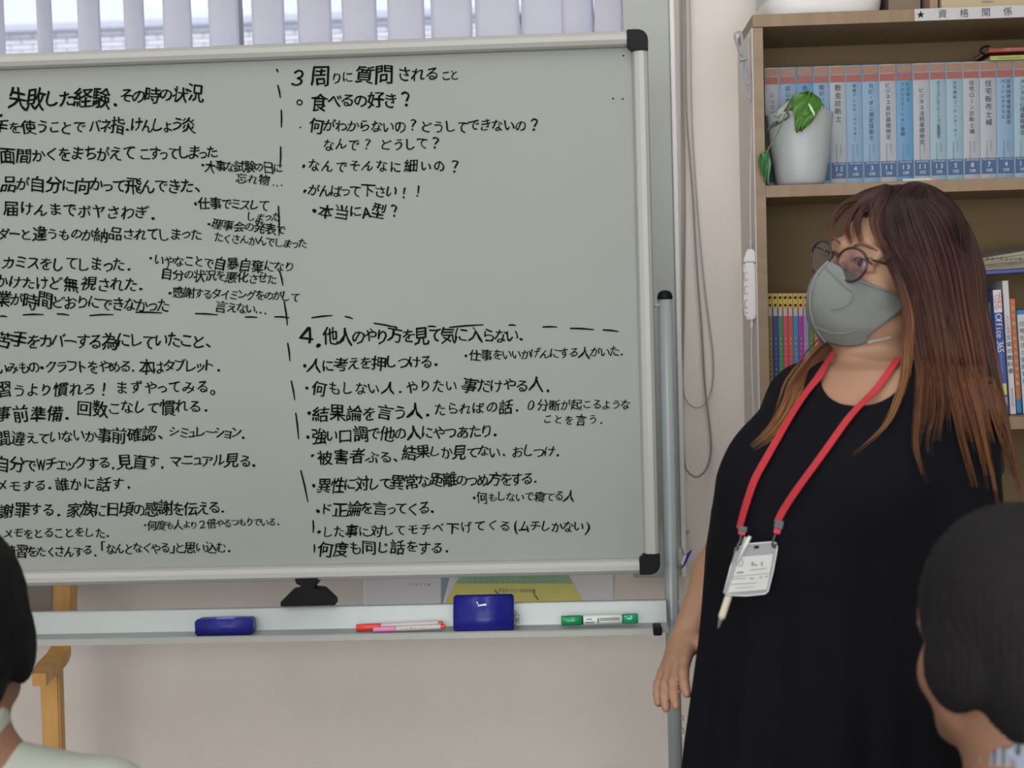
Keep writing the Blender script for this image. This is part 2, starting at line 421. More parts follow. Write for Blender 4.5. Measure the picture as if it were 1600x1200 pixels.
# vertical blind: slats hang from a rail above the picture
YS = YW - .06
vb = empty('vertical_blind', (P(500, 0, YS).x, YS, wz1 + .05), 'white vertical blind of hanging fabric slats across the window', 'blind')
box('head_rail', (wx0 - .05, YS - .025, wz1 + .03), (wx1 + .0, YS + .025, wz1 + .07), M_white, vb, bev=.004)
slats = [(-78, -56), (-8, 2), (63, 77), (126, 153), (198, 222), (258, 297), (329, 371), (396, 443), (467, 517), (536, 588), (607, 663), (674, 738), (743, 812), (815, 884), (880, 928), (929, 974)]
zs0 = wz0 - .03
for a_, b_ in slats:
    xa = P(a_, 40, YS).x; xb = P(b_, 40, YS).x; w_ = xb - xa
    full = .088; dy = math.sqrt(max(full ** 2 - min(w_, full) ** 2, 0)) * .42
    V = []; Fc = []; nseg = 8
    for i in range(nseg + 1):
        t = i / nseg; bow = .006 * math.sin(PI * t)
        for zz in (zs0, wz1 + .03):
            V.append((xa + w_ * t, YS - dy / 2 + dy * t - bow, zz))
    for i in range(nseg): Fc.append((2 * i, 2 * i + 2, 2 * i + 3, 2 * i + 1))
    me = bpy.data.meshes.new('slat'); me.from_pydata(V, [], Fc); o = link_mesh('slat', me, M_slat, vb, True)
    md = o.modifiers.new('t', 'SOLIDIFY'); md.thickness = .0008
# pull cords
co = empty('blind_cord', P(1075, 0, YW - .03) , 'thin grey blind cord hanging in the shorter loop beside the window', 'cord')
tube('cord', smooth_path([P(x, y, YW - .02 - d) for x, y, d in ((1077, -40, .0), (1079, 60, 0), (1081, 180, 0), (1088, 300, 0), (1098, 420, 0), (1106, 490, 0), (1113, 545, 0), (1114, 590, 0), (1106, 625, 0), (1090, 637, 0), (1074, 628, 0), (1067, 600, 0), (1067, 500, 0), (1066, 300, 0), (1064, 100, 0), (1062, -40, 0))]), .0016, M_cord, co, 6)
co2 = empty('blind_cord', P(1070, 0, YW - .03), 'thicker grey blind cord hanging in the longer loop beside the window', 'cord')
tube('cord', smooth_path([P(x, y, YW - .032) for x, y in ((1070, -40), (1071, 60), (1073, 180), (1082, 300), (1089, 420), (1096, 510), (1101, 600), (1108, 660), (1111, 700), (1105, 730), (1090, 745), (1076, 738), (1069, 715), (1066.5, 600), (1068.5, 480), (1070, 300), (1067, 120), (1066, -40))]), .0022, mat('cord_dark', (138, 132, 128), .6), co2, 6)
# hook screw and cable crumb on the wall
sc_ = empty('wall_screw', P(1073, 832, YW), 'small screw hook in the wall right of the whiteboard post', 'screw')
tube('hook', [P(1068, 834, YW - .001), P(1073, 832, YW - .02), P(1077, 829, YW - .02)], .003, M_alu, sc_, 8)

# ------------------------------------------------------------------ whiteboard
XBr = P(1014, 300, YB).x; XBr = (P(1012, 90, YB).x + P(1030, 860, YB).x) / 2
ztop = 1.43 + .47345; zbot = 1.43 - .4621; XBl = XBr - 1.84
wb = empty('whiteboard', ((XBl + XBr) / 2, YB + .03, 0), 'rolling whiteboard covered in black Japanese handwriting with silver frame', 'whiteboard')
RW = .027
box('writing_panel', (XBl + RW * .6, YB, zbot + RW * .6), (XBr - RW * .6, YB + .012, ztop - RW * .6), M_board, wb, bev=.002)
def rail(name, a, b, m, w=RW):
    a = Vector(a); b = Vector(b); d = (b - a).normalized(); s_ = d.cross(Vector((0, 1, 0))).normalized() * 1
    prof = [(-.5, .0), (-.5, -.35), (-.42, -.62), (-.2, -.8), (.1, -.8), (.36, -.66), (.48, -.42), (.5, 0), (.5, .55), (-.5, .55)]
    V = []; Fc = []
    for p in (a, b):
        for u, y in prof: V.append(p + s_ * u * w + Vector((0, y * w, 0)))
    n = len(prof)
    for i in range(n): Fc.append((i, (i + 1) % n, n + (i + 1) % n, n + i))
    Fc.append(tuple(range(n - 1, -1, -1))); Fc.append(tuple(range(n, 2 * n)))
    bm = bmesh.new(); vv = [bm.verts.new(v) for v in V]; [bm.faces.new([vv[i] for i in f]) for f in Fc]
    bmesh.ops.recalc_face_normals(bm, faces=bm.faces)
    o = from_bm(name, bm, m, wb); 
    return o
h_ = RW / 2; cc = .036
rail('frame_rail', (XBr - cc, YB, ztop - h_), (XBl + cc, YB, ztop - h_), M_alu)
rail('frame_rail', (XBl + cc, YB, zbot + h_), (XBr - cc, YB, zbot + h_), M_alu)
rail('frame_rail', (XBr - h_, YB, zbot + cc), (XBr - h_, YB, ztop - cc), M_alu)
rail('frame_rail', (XBl + h_, YB, ztop - cc), (XBl + h_, YB, zbot + cc), M_alu)
for sx, sz in ((1, 1), (1, -1), (-1, 1), (-1, -1)):
    X = XBr if sx > 0 else XBl; Z = ztop if sz > 0 else zbot; R_ = .018
    pts = [(0, 0)]
    poly = []
    outer = [(-cc, 0)] + [(-R_ + R_ * math.sin(t), -R_ + R_ * math.cos(t)) for t in np.linspace(0, PI / 2, 7)] + [(0, -cc)]
    inner = [(-RW, -cc), (-RW - .004, -RW - .004), (-cc, -RW)]
    for u, w in outer + inner: poly.append(Vector((X + sx * u, YB - .024, Z + sz * w)))
    prism('corner_cap', poly, (0, .04, 0), M_black, wb, bev=.0015)
# posts, foot, casters
def post(px):
    top = P(px[0], 462, YB + .03); x = top.x
    zt = top.z
    tube('post', [(x, YB + .032, .12), (x, YB + .032, zt - .004)], .0125, M_tube, wb, 20)
    lathe('post_cap', [(.0135, 0), (.0135, .004), (.012, .010), (.008, .014), (.003, .0155)], (x, YB + .032, zt - .006), M_black, wb, 20)
    box('foot', (x - .02, YB - .28, .08), (x + .02, YB + .34, .12), M_tube, wb, bev=.004)
    for yy in (-.25, .31):
        lathe('caster', [(.012, -.012), (.03, -.012), (.034, 0), (.03, .012), (.012, .012)], (x, YB + yy, .034), M_black, wb, 16, Matrix.Rotation(PI / 2, 4, 'Y'))
        tube('caster_stem', [(x, YB + yy, .034), (x, YB + yy, .09)], .006, M_alu, wb, 8)
    return x
XP = post((1039,))
xl = XBl - .022
tube('post', [(xl, YB + .032, .12), (xl, YB + .032, 1.43)], .0125, M_tube, wb, 16)
box('foot', (xl - .02, YB - .28, .08), (xl + .02, YB + .34, .12), M_tube, wb, bev=.004)
pv = P(1025, 477, YB + .03)
tube('pivot_pin', [(XBr - .004, YB + .028, pv.z), (XP - .005, YB + .028, pv.z)], .0035, M_alu, wb, 10)
box('crossbar', (xl, YB + .022, .3), (XP, YB + .042, .34), M_tube, wb, bev=.004)
# knob and blue clip on post, small bolts lower down
kn = P(1064, 872, YB + .03)
lathe('knob', [(.004, -.004), (.012, -.006), (.015, 0), (.012, .006), (.004, .008)], (XP + .016, YB + .03, kn.z), mat('grey_knob', (120, 120, 108), .5), wb, 16, Matrix.Rotation(PI / 2, 4, 'Y') @ Matrix.Diagonal((1.4, .9, 1, 1)))
clip_ = empty('binder_clip', P(1070, 872, YB + .03), 'small blue clip stuck on the knob of the whiteboard post', 'clip')
prism('lever', [P(1065, 886, YB + .02), P(1070, 884, YB + .02), P(1081, 861, YB + .02), P(1078, 863, YB + .02), P(1069, 872, YB + .02)], (0, .012, 0), M_blue, clip_)
prism('lever', [P(1064, 880, YB + .015), P(1067, 884, YB + .015), P(1073, 868, YB + .015), P(1068, 868, YB + .015)], (0, .006, 0), mat('clip_steel', (190, 190, 205), .3, metal=.6), clip_)
for yy in (940, 1122, 1142):
    q = P(1067, yy, YB + .03); box('bolt', (XP + .011, YB + .026, q.z - .004), (XP + .0165, YB + .036, q.z + .004), M_alu, wb, bev=.001)
# pen tray
trL = P(-120, 960, YB).x; q1 = P(1040, 940, YB); q2 = P(1030, 984, YB - .05)
ztr = P(1000, 939, YB + .0).z; zlip = P(1000, 983.5, YB - .05).z; x1 = XP - .012
prof = [(YB + .012, ztr), (YB + .012, zlip - .006), (YB - .052, zlip - .006), (YB - .052, zlip + .002), (YB - .047, zlip + .002), (YB - .045, zlip), (YB - .004, zlip + .001), (YB + .006, ztr - .002), (YB + .006, ztr)]
prism('pen_tray', [(XBl - .02, y, z) for y, z in prof], (x1 - XBl + .02 - 0, 0, 0), M_tray, wb)
prism('tray_lip', [(XBl - .02, y, z) for y, z in ((YB - .057, zlip - .008), (YB - .057, zlip + .001), (YB - .052, zlip + .0025), (YB - .052, zlip - .008))], (P(1020, 984, YB - .055).x - XBl + .02, 0, 0), M_alu, wb)
ex = P(1021, 984, YB - .06).x
box('tray_end_cap', (ex, YB - .062, zlip - .009), (ex + .0145, YB - .03, zlip + .0065), M_black, wb, bev=.002)
# black latch between board and tray
lx = P(480, 925, YB).x; s = YB / F_PX
z9 = lambda py: P(480, py, YB - .02).z
prism('latch', [P(460, 903, YB - .02), P(497, 902, YB - .02), P(497, 912, YB - .02), P(491, 917, YB - .02), P(491, 920, YB - .02), P(505, 921, YB - .02), P(523, 938, YB - .02), P(524, 946, YB - .02), P(438, 948, YB - .02), P(438, 941, YB - .02), P(456, 923, YB - .02), P(470, 921, YB - .02), P(470, 916, YB - .02), P(462, 912, YB - .02)], (0, .03, 0), M_black, wb, bev=.0012)

# handwriting
LN = [
 ('．', -2, 172, 6, 172, 30), ('失敗した経験．', 14, 156, 186, 152, 33), ('その時の状況', 188, 150, 318, 148, 27),
 ('手を使うことで', -10, 200, 133, 199, 24), ('バネ指．けんしょう炎', 140, 197, 306, 197, 25),
 ('面間かくをまちがえて', 0, 243, 212, 241, 26), ('こすってしまった', 218, 241, 340, 239, 25),
 ('品が自分に向かって飛んできた、', 1, 289, 314, 291, 26), ('届けんまでボヤさわぎ．', 3, 326, 246, 333, 26),
 ('ダーと違うものが納品されてしまった', -4, 367, 316, 367, 23), ('カミスをしてしまった．', 3, 410, 207, 415, 25),
 ('かけたけど無視された．', -8, 440, 228, 447, 25), ('業が時間どおりにできなかった', -6, 468, 264, 478, 25),
 ('・大事な試験の日に', 313, 260, 441, 263, 19), ('忘れ物…', 367, 279, 443, 283, 18),
 ('・仕事でミスして', 301, 317, 420, 322, 21), ('しまった', 386, 337, 438, 341, 17), ('・理事会の発表で', 322, 350, 446, 360, 18),
 ('たくさんかんでしまった', 335, 371, 480, 383, 18), ('・いやなことで自暴自棄になり', 232, 405, 460, 419, 20),
 ('自分の状況を悪化させた', 252, 428, 432, 436, 19), ('・感謝するタイミングをのがして', 262, 457, 468, 464, 19), ('言えない…', 337, 480, 418, 483, 20),
 ('苦手をカバーする為にしていたこと、', -6, 533, 332, 533, 27), ('いみもの・クラフトをやめる．', -4, 575, 214, 572, 23), ('本はタブレット．', 218, 573, 346, 572, 25),
 ('習うより慣れろ！', -6, 610, 176, 607, 25), ('まずやってみる。', 180, 606, 341, 606, 24),
 ('事前準備．', -8, 648, 112, 646, 26), ('回数こなして慣れる．', 119, 640, 326, 634, 25),
 ('間違えていないか事前確認、', -6, 686, 256, 677, 24), ('シミュレーション．', 265, 676, 386, 677, 21),
 ('自分でWチェックする．見直す．', -8, 727, 260, 722, 25), ('マニュアル見る．', 266, 720, 403, 721, 24),
 ('メモする．誰かに話す．', -6, 760, 206, 755, 23), ('謝罪する．', -2, 798, 97, 797, 25), ('家族に日頃の感謝を伝える．', 106, 797, 354, 794, 24),
 ('・何度も人より２倍やるつもりでいる．', 224, 822, 438, 815, 16), ('メモをとることをした．', 5, 833, 174, 833, 20),
 ('練習をたくさんする．', 7, 863, 153, 861, 21), ('「なんとなくやる」と思い込む．', 157, 858, 361, 855, 20),
 ('３', 452, 122, 478, 122, 31), ('周', 484, 120, 516, 120, 32), ('りに', 518, 123, 552, 122, 21), ('質問', 556, 118, 614, 118, 30), ('される', 621, 117, 686, 117, 26), ('こと', 691, 119, 716, 118, 18),
 ('食べるの好き？', 486, 159, 647, 158, 27), ('何がわからないの？', 483, 198, 657, 198, 23), ('どうしてできないの？', 658, 198, 846, 197, 22),
 ('なんで？', 504, 226, 586, 226, 21), ('どうして？', 595, 226, 692, 225, 22), ('・なんでそんなに細いの？', 468, 260, 724, 261, 22),
 ('・がんばって下さい！！', 472, 298, 664, 300, 23), ('・本当にA型？', 486, 331, 628, 330, 24),
 ('４．', 464, 528, 506, 527, 36), ('他人のやり方を見て気に', 505, 526, 730, 524, 28), ('入らない．', 732, 525, 820, 524, 26),
 ('・人に考えを押しつける．', 470, 572, 686, 564, 24), ('・仕事をいいかげんにする人がいた．', 724, 556, 976, 549, 19),
 ('・何もしない人．やりたい', 474, 608, 716, 604, 23), ('事だけやる人．', 721, 603, 862, 602, 25),
 ('・結果論を言う人．', 476, 647, 674, 643, 26), ('たられば', 678, 641, 757, 639, 22), ('の話．', 760, 636, 813, 636, 22),
 ('０分断が起こるような', 820, 634, 985, 632, 18), ('ことを言う．', 848, 655, 944, 657, 17), ('・強い口調で他の人にやつあたり．', 476, 682, 781, 674, 24),
 ('・被害者ぶる、', 483, 714, 624, 713, 24), ('結果しか見てない．', 628, 708, 792, 706, 23), ('おしつけ．', 801, 706, 877, 705, 22),
 ('・異性に対して異常な', 486, 760, 670, 753, 24), ('距離のつめ方をする．', 672, 751, 842, 748, 24), ('・何もしないで寝てる人', 736, 777, 899, 775, 18),
 ('・ド正論を言ってくる．', 492, 797, 682, 795, 24), ('・した事に対して', 494, 832, 634, 828, 21), ('モチベ下げてくる', 636, 827, 799, 821, 21), ('(ムチしかない)', 800, 822, 924, 823, 21),
 ('何度も同じ話をする．', 496, 858, 704, 855, 24)]
pk = YB / F_PX
for t, xa, ya, xb, yb, h in LN:
    write(wb, 'handwritten_line', t, P(xa, ya, YB), P(xb, yb, YB), h * pk, M_ink)
DS = [(0, 494, 11, 495), (36, 492, 68, 491.5), (89, 490.5, 108, 492.5), (140, 493, 177, 491.5), (212, 488, 253, 489), (305, 490, 340, 492), (383, 495.5, 402, 496), (429, 495, 452, 496.5),
      (487, 496.5, 519, 493), (539, 494.5, 551, 498), (584, 505, 621, 512), (669, 510, 681, 510.5), (702, 511.5, 755, 507.5), (795, 508, 806, 508.5), (848, 511, 870, 511), (891, 513, 928, 515), (942, 515.5, 966, 518),
      (432, 108, 434, 113), (434, 133, 438, 153), (439.5, 172, 439.5, 199), (438.5, 229, 437.5, 262), (435, 322, 436, 368), (437, 424, 442, 446), (444, 471, 449, 508), (449.5, 536, 453, 564), (455, 595, 460.5, 625), (462, 645, 466.5, 686), (470, 735, 481, 784), (489, 813, 489.5, 832), (491, 851, 491, 863)]
for k, (xa, ya, xb, yb) in enumerate(DS):
    a = P(xa, ya, YB - .0012); b = P(xb, yb, YB - .0012); d = (b - a); n_ = d.cross(Vector((0, 1, 0))).normalized() * .0016; c_ = (a + b) / 2 + n_ * .4
    e_ = d.normalized() * .001
    from_arr('divider_dash', [a - n_ * .8, a - e_, a + n_ * .8, c_ + n_, b + n_ * .6, b + e_, b - n_ * .6, c_ - n_], [(0, 1, 2, 3, 7), (7, 3, 4, 5, 6)], M_ink, wb)
v, f = tube_arr([P(468 + 4 * math.cos(a), 160 + 4 * math.sin(a), YB - .001) for a in np.linspace(0, 2 * PI, 14)[:-1]], .0012, 5, True); from_arr('bullet_ring', v, f, M_ink, wb)
for x, y in ((469, 199), (958, 154), (973, 154.5), (974, 87), (998, 499)):
    c_ = P(x, y, YB - .001); from_arr('ink_dot', [c_ + Vector((.0016 * math.cos(a), 0, .0016 * math.sin(a))) for a in np.linspace(0, 2 * PI, 9)[:-1]], [tuple(range(8))], M_ink, wb)

# things in the tray
YT = YB - .035
def eraser(name, pts_front, pts_back, label, yf, yb):
    e = empty(name, P(*pts_front[0], yf), label, 'eraser', 'blue erasers in the pen tray'); return e
def hexa(name, A, B, m, parent, bev=0):
    bm = bmesh.new(); a = [bm.verts.new(p) for p in A]; b = [bm.verts.new(p) for p in B]
    bm.faces.new(a); bm.faces.new(b[::-1])
    for i in range(4): bm.faces.new((a[i], b[i], b[(i + 1) % 4], a[(i + 1) % 4]))
    bmesh.ops.recalc_face_normals(bm, faces=bm.faces)
    if bev: bmesh.ops.bevel(bm, geom=list(bm.edges), offset=bev, segments=3, affect='EDGES')
    return from_bm(name, bm, m, parent, True)
def rect(p0, p1, y):   # pixel box at plane y -> 4 room points
    a = P(*p0, y); b = P(*p1, y); return [Vector((a.x, y, b.z)), Vector((b.x, y, b.z)), Vector((b.x, y, a.z)), Vector((a.x, y, a.z))]
# lying eraser
er1 = empty('whiteboard_eraser', P(350, 985, YT), 'blue eraser lying flat in the left of the tray', 'eraser')
A = rect((303, 969), (391, 988.5), YB - .046); z0 = zlip + .001
A = [Vector((p.x, p.y, z0 if i < 2 else p.z)) for i, p in enumerate(A)]
Bk = [p + Vector((.004 if i in (0, 3) else .003, .036, (0 if i < 2 else -.002))) for i, p in enumerate(A)]
hexa('body', A, Bk, M_blue, er1, .003)
zt_ = A[2].z
box('felt_pad', (A[0].x + .003, YB - .044, z0 - .0005), (A[1].x - .003, YB - .014, z0 + .0025), mat('dark_felt', (25, 26, 60), .95, bump=.5), er1)
cx_ = (A[0].x + A[1].x) / 2
prism('grip_recess', [(cx_ - .012, YB - .038, zt_ - .0015), (cx_ + .020, YB - .038, zt_ - .0015), (cx_ + .020, YB - .022, zt_ - .0012), (cx_ - .010, YB - .022, zt_ - .0012)], (0, 0, .002), M_bluel, er1, bev=.0005)
# tilted eraser leaning on the tray back
er2 = empty('whiteboard_eraser', P(755, 980, YT), 'glossy blue eraser leaning upright against the tray back beside red marker', 'eraser')
A = rect((707, 936), (803, 981), YB - .044); A = [Vector((A[0].x, YB - .046, zlip + .001)), Vector((A[1].x, YB - .046, zlip + .001)), Vector((A[1].x, YB - .03, A[2].z + .002)), Vector((A[0].x, YB - .03, A[3].z))]
zm = A[0].z + (A[2].z - A[0].z) * .45
bm = bmesh.new()
prof2 = [(YB - .044, A[0].z), (YB - .048, A[0].z + .004), (YB - .044, zm), (YB - .03, A[2].z - .004), (YB - .025, A[2].z), (YB - .012, A[2].z - .001), (YB - .007, A[2].z - .006), (YB - .012, A[0].z + .002)]
poly = [Vector((A[0].x, y, z)) for y, z in prof2]
o = prism('body', poly, (A[1].x - A[0].x, 0, 0), mat('blue_gloss_plastic', (22, 28, 116), .35, coat=.05, spec=.3), er2, bev=.0025)
for p in o.data.polygons: p.use_smooth = True
q0 = Vector((0, -1, .85)).normalized(); 
xx = P(750, 943, YB - .03); zz = zm + (A[2].z - .004 - zm) * .62; yy = YB - .044 + (.014) * .62 - .0012
from_arr('printed_mark', [(xx.x - .010, yy + .000, zz - .003), (xx.x + .012, yy - .000, zz - .001), (xx.x + .010, yy + .002, zz + .002), (xx.x - .002, yy + .001, zz - .0003), (xx.x - .004, yy + .003, zz + .005), (xx.x - .006, yy + .003, zz + .005), (xx.x - .003, yy + .001, zz - .0005)], [(0, 1, 2, 3, 6), (6, 3, 4, 5)], M_wtxt, er2)
bm = bmesh.new()
for k in range(40):
    px = RNG.uniform(803, 811); py = RNG.uniform(955, 981); c_ = P(px, py, YB - .035 + RNG.uniform(-.008, .012)); box_bm(bm, c_ - Vector((.0006, .0006, .002)), c_ + Vector((.0006, .0006, .002)))
fl = from_bm('felt_fuzz', bm, mat('grey_felt', (95, 98, 92), .9), er2); tag(fl, 'frayed grey felt edge', kind='stuff')
# markers
def marker(label, pa, pb, r, segs, yk, name='marker_pen', band=None):
    e = empty(name, P(*pa, yk), label, 'marker', 'markers in the pen tray')
    a = P(*pa, yk); b = P(*pb, yk); a.z = max(a.z, zlip + r + .001); b.z = max(b.z, zlip + r + .001)
    d = b - a
    for nm, t0, t1, rr, m in segs:
        p0 = a + d * t0; p1 = a + d * t1; e_ = d.normalized() * min(.001, rr * .2)
        tube(nm, [p0, p0 + e_ * .01, p0 + e_, p1 - e_, p1 - e_ * .01, p1], [rr * .7, rr * .85, rr, rr, rr * .85, rr * .7], m, e, 20)
    return e, a, b
M_red = mat('red_plastic', (206, 52, 46), .35); M_pink = mat('pink_plastic', (196, 120, 170), .4); M_pen = mat('pen_barrel_white', (180, 175, 175), .4)
e, a, b = marker('thin marker with red cap and white barrel behind the pink one', (557, 982), (692, 974), .0058, [('cap', 0, .285, 1.0 * .0062, M_red), ('barrel', .285, .955, .0056, M_pen), ('end_plug', .955, 1.0, .0046, M_red)], YB - .026)
e, a, b = marker('thin marker with pink cap and white barrel in front of the red one', (583, 984), (696, 979), .0046, [('cap', 0, .315, .0048, M_pink), ('barrel', .315, .94, .0044, M_pen), ('end_plug', .94, 1, .0036, M_red)], YB - .041)
write(e, 'printed_text', '水性マーカー', a + (b - a) * .45 + Vector((0, -.0046, .0012)), a + (b - a) * .75 + Vector((0, -.0046, .0012)), .0028, M_txt, hand=False)
M_green = mat('green_plastic', (10, 128, 76), .3, coat=.3)
e, a, b = marker('thick green marker with white printed label at the right of the tray', (877, 970), (997, 966), .0088, [('cap', 0, .27, .0088, M_green), ('collar', .27, .285, .0078, M_black), ('label', .285, .79, .0084, mat('marker_label', (196, 204, 200), .5)), ('collar', .79, .81, .0080, M_green), ('cap', .81, 1, .0088, mat('green_clear_plastic', (20, 140, 96), .15, coat=.8))], YB - .034)
for t0, t1, dz in ((.31, .43, -.003), (.47, .49, 0), (.5, .76, .0035), (.5, .76, .001), (.33, .4, .003)):
    p0 = a + (b - a) * t0; p1 = a + (b - a) * t1; yq = a.y - math.sqrt(.0087 ** 2 - dz ** 2)
    hh = .0045 if t1 - t0 < .03 else .0007
    from_arr('label_print', [(p0.x, yq, p0.z + dz - hh), (p1.x, yq, p1.z + dz - hh), (p1.x, yq, p1.z + dz + hh), (p0.x, yq, p0.z + dz + hh)], [(0, 1, 2, 3)], M_green if hh > .001 else M_txt, e)

# sheets behind the board, fixed to the wall
YP = YW - .004
def sheet(name, pts, m, parent, y, th=.001): return prism(name, [P(x, yy, y) for x, yy in pts], (0, th, 0), m, parent)
s1 = empty('white_sheet', P(630, 945, YP), 'white sheet with small upside-down print on the wall between board and tray', 'paper')
sheet('paper', [(571, 860), (689, 860), (689, 958), (571, 958)], mat('bright_paper', (226, 226, 230), .8), s1, YP)
sheet('paper_edge', [(568, 860), (571, 860), (571, 958), (568, 958)], mat('white_edge', (235, 235, 238), .6), s1, YP - .001)
write(s1, 'printed_text', '練える約ダベ', P(674, 913, YP - .001), P(636, 913, YP - .001), .0055, M_greytxt, hand=False, up=Vector((0, 0, -1)))
s2 = empty('blue_sheet', P(692, 930, YP), 'narrow pale blue sheet showing between the two white sheets', 'paper')
sheet('paper', [(682, 860), (722, 860), (700, 958), (684, 958)], mat('pale_blue_paper', (150, 168, 190), .8), s2, YP + .0015)
s3 = empty('flyer_sheet', P(820, 945, YP), 'white sheet printed with a green and yellow panel right of tray eraser', 'paper')
sheet('paper', [(713, 860), (958, 860), (958, 958), (688, 958)], mat('flyer_paper', (226, 224, 228), .8), s3, YP - .002)
sheet('green_panel', [(741, 870), (871, 866), (896, 912), (711, 912)], mat('green_print', (160, 196, 160), .8, noise=.12, nscale=60, stretch=(1, 1, 6)), s3, YP - .0032)
sheet('yellow_panel', [(711, 912), (896, 912), (920, 958), (688, 958)], mat('yellow_print', (226, 220, 130), .8, noise=.08, nscale=20), s3, YP - .0034)
write(s3, 'printed_text', '講座説明・よストる団体', P(838, 923, YP - .0045), P(778, 922, YP - .0045), .0075, M_greytxt, hand=False, up=Vector((0, 0, -1)))
for xx0, yy0, xx1, yy1 in ((773, 922, 788, 934), (833, 921, 841, 937)):
    tube('leaf_stem', [P(xx0, yy0, YP - .0045), P((xx0 + xx1) / 2 - 2, (yy0 + yy1) / 2, YP - .0045), P(xx1, yy1, YP - .0045)], .0012, mat('green_ink', (70, 110, 70), .8), s3, 6)
for k in range(2):
    write(s3, 'printed_text', '資格支援学習案内' * 2, P(870 - k * 4, 899 + k * 9, YP - .0045), P(730, 901 + k * 9, YP - .0045), .004, mat('green_text', (104, 132, 104), .8), hand=False, up=Vector((0, 0, -1)))

# wooden chair at left, behind the tray
YCh = 2.68
ch = empty('wooden_chair', (P(70, 1000, YCh).x, YCh, 0), 'honey coloured bentwood armchair against the wall behind the seated listener', 'chair')
def slab(name, pts, y, th, m): return prism(name, [P(x, yy, y) for x, yy in pts], (0, th, 0), m, ch, bev=.003)
slab('back_post', [(83, 860), (114, 860), (110, 1010), (80, 1010)], YCh, .035, M_chair)
slab('back_panel', [(-120, 880), (84, 880), (84, 962), (-120, 962)], YCh + .012, .02, mat('grey_upholstery', (138, 128, 120), .9, bump=.3))
zl = .0
pA = P(61, 1062, YCh); pB = P(91, 1062, YCh)
prism('front_leg', [P(61, 1050, YCh - .03), P(91, 1045, YCh - .03), Vector((pB.x + .0, YCh - .03, 0)), Vector((pA.x + .01, YCh - .03, 0))], (0, .03, 0), M_chair, ch, bev=.003)
arm = smooth_path([P(98, 995, YCh + .02), P(97, 1012, YCh + .0), P(88, 1030, YCh - .03), P(72, 1046, YCh - .08), P(61, 1062, YCh - .14)], 6)
V = []; Fc = []
for i, p in enumerate(arm):
    w_ = .013 + .006 * math.sin(PI * i / (len(arm) - 1))
    for dx, dz in ((-w_, -.012), (w_, -.012), (w_, .012), (-w_, .012)): V.append(p + Vector((dx, 0, dz)))
for i in range(len(arm) - 1):
    for k in range(4): Fc.append((4 * i + k, 4 * i + (k + 1) % 4, 4 * i + 4 + (k + 1) % 4, 4 * i + 4 + k))
Fc += [(3, 2, 1, 0), tuple(len(V) - 4 + k for k in range(4))]
from_arr('armrest', V, Fc, M_chair, ch)
px0 = P(-230, 1062, YCh).x
box('seat', (px0, YCh - .42, .40), (P(90, 1062, YCh).x, YCh - .03, .45), mat('grey_seat', (120, 115, 110), .9), ch, bev=.01)
for xx_, yy_ in ((px0, YCh - .03), (px0, YCh - .42), (pB.x - .03, YCh - .42)):
    box('leg', (xx_, yy_, 0), (xx_ + .032, yy_ + .03, .40), M_chair, ch, bev=.003)
# ------------------------------------------------------------------ bookcase
YC = 2.70; YCb = YW
cx0 = (P(1175, 40, YC).x + P(1187, 600, YC).x) / 2; cx1 = 1.22
zt1 = P(1180, 23.5, YC).z; zt0 = P(1180, 43, YC).z; s2t = P(1250, 288, YC).z; s2b = P(1250, 307, YC).z
s3t = P(1585, 651, YC).z; s3b = P(1585, 671, YC).z
bc = empty('bookcase', ((cx0 + cx1) / 2, YC + .12, 0), 'light wood bookcase with brown back panel filled with blue study books', 'bookcase')
box('top_board', (cx0, YC - .003, zt0), (cx1, YCb, zt1), M_woodh, bc, bev=.001)
box('side_panel', (cx0, YC, .0), (cx0 + .0195, YCb, zt0), M_wood, bc, bev=.0008)
box('side_panel', (cx1 - .0195, YC, .0), (cx1, YCb, zt0), M_wood, bc, bev=.0008)
box('side_veneer', (cx0 - .0012, YC + .001, .02), (cx0, YCb, zt0), mat('pale_side_veneer', (214, 205, 196), .7), bc)
box('back_panel', (cx0 + .0195, YCb - .006, .05), (cx1 - .0195, YCb - .001, zt0), M_backp, bc)
for a_, b_ in ((s2b, s2t), (s3b, s3t), (s3b - .40, s3b - .375), (.05, .075)):
    box('shelf', (cx0 + .0195, YC + .001, a_), (cx1 - .0195, YCb - .006, b_), M_woodh, bc, bev=.0008)
lb = empty('shelf_label', P(1520, 24, YC - .004), 'white label strip with a star and four large black characters on the top board', 'label')
la = P(1429, 13.5, YC - .0035); lc = P(1640, 6, YC - .0035); ld = P(1429, 32, YC - .0035)
box('strip', (la.x, YC - .0038, zt0 + .0005), (P(1660, 10, YC).x, YC - .0032, zt1 - .0005), M_paper, lb)
zc_ = (zt0 + zt1) / 2
for chx, px in (('★', 1438.5), ('資', 1472.5), ('格', 1506.5), ('関', 1540.5), ('係', 1574.5)):
    q = P(px, 22, YC - .004); write(lb, 'printed_character', chx, (q.x - .006, YC - .004, zc_), (q.x + .006, YC - .004, zc_), .0165, M_txt if chx != '★' else M_black, hand=False, eps=.0006)

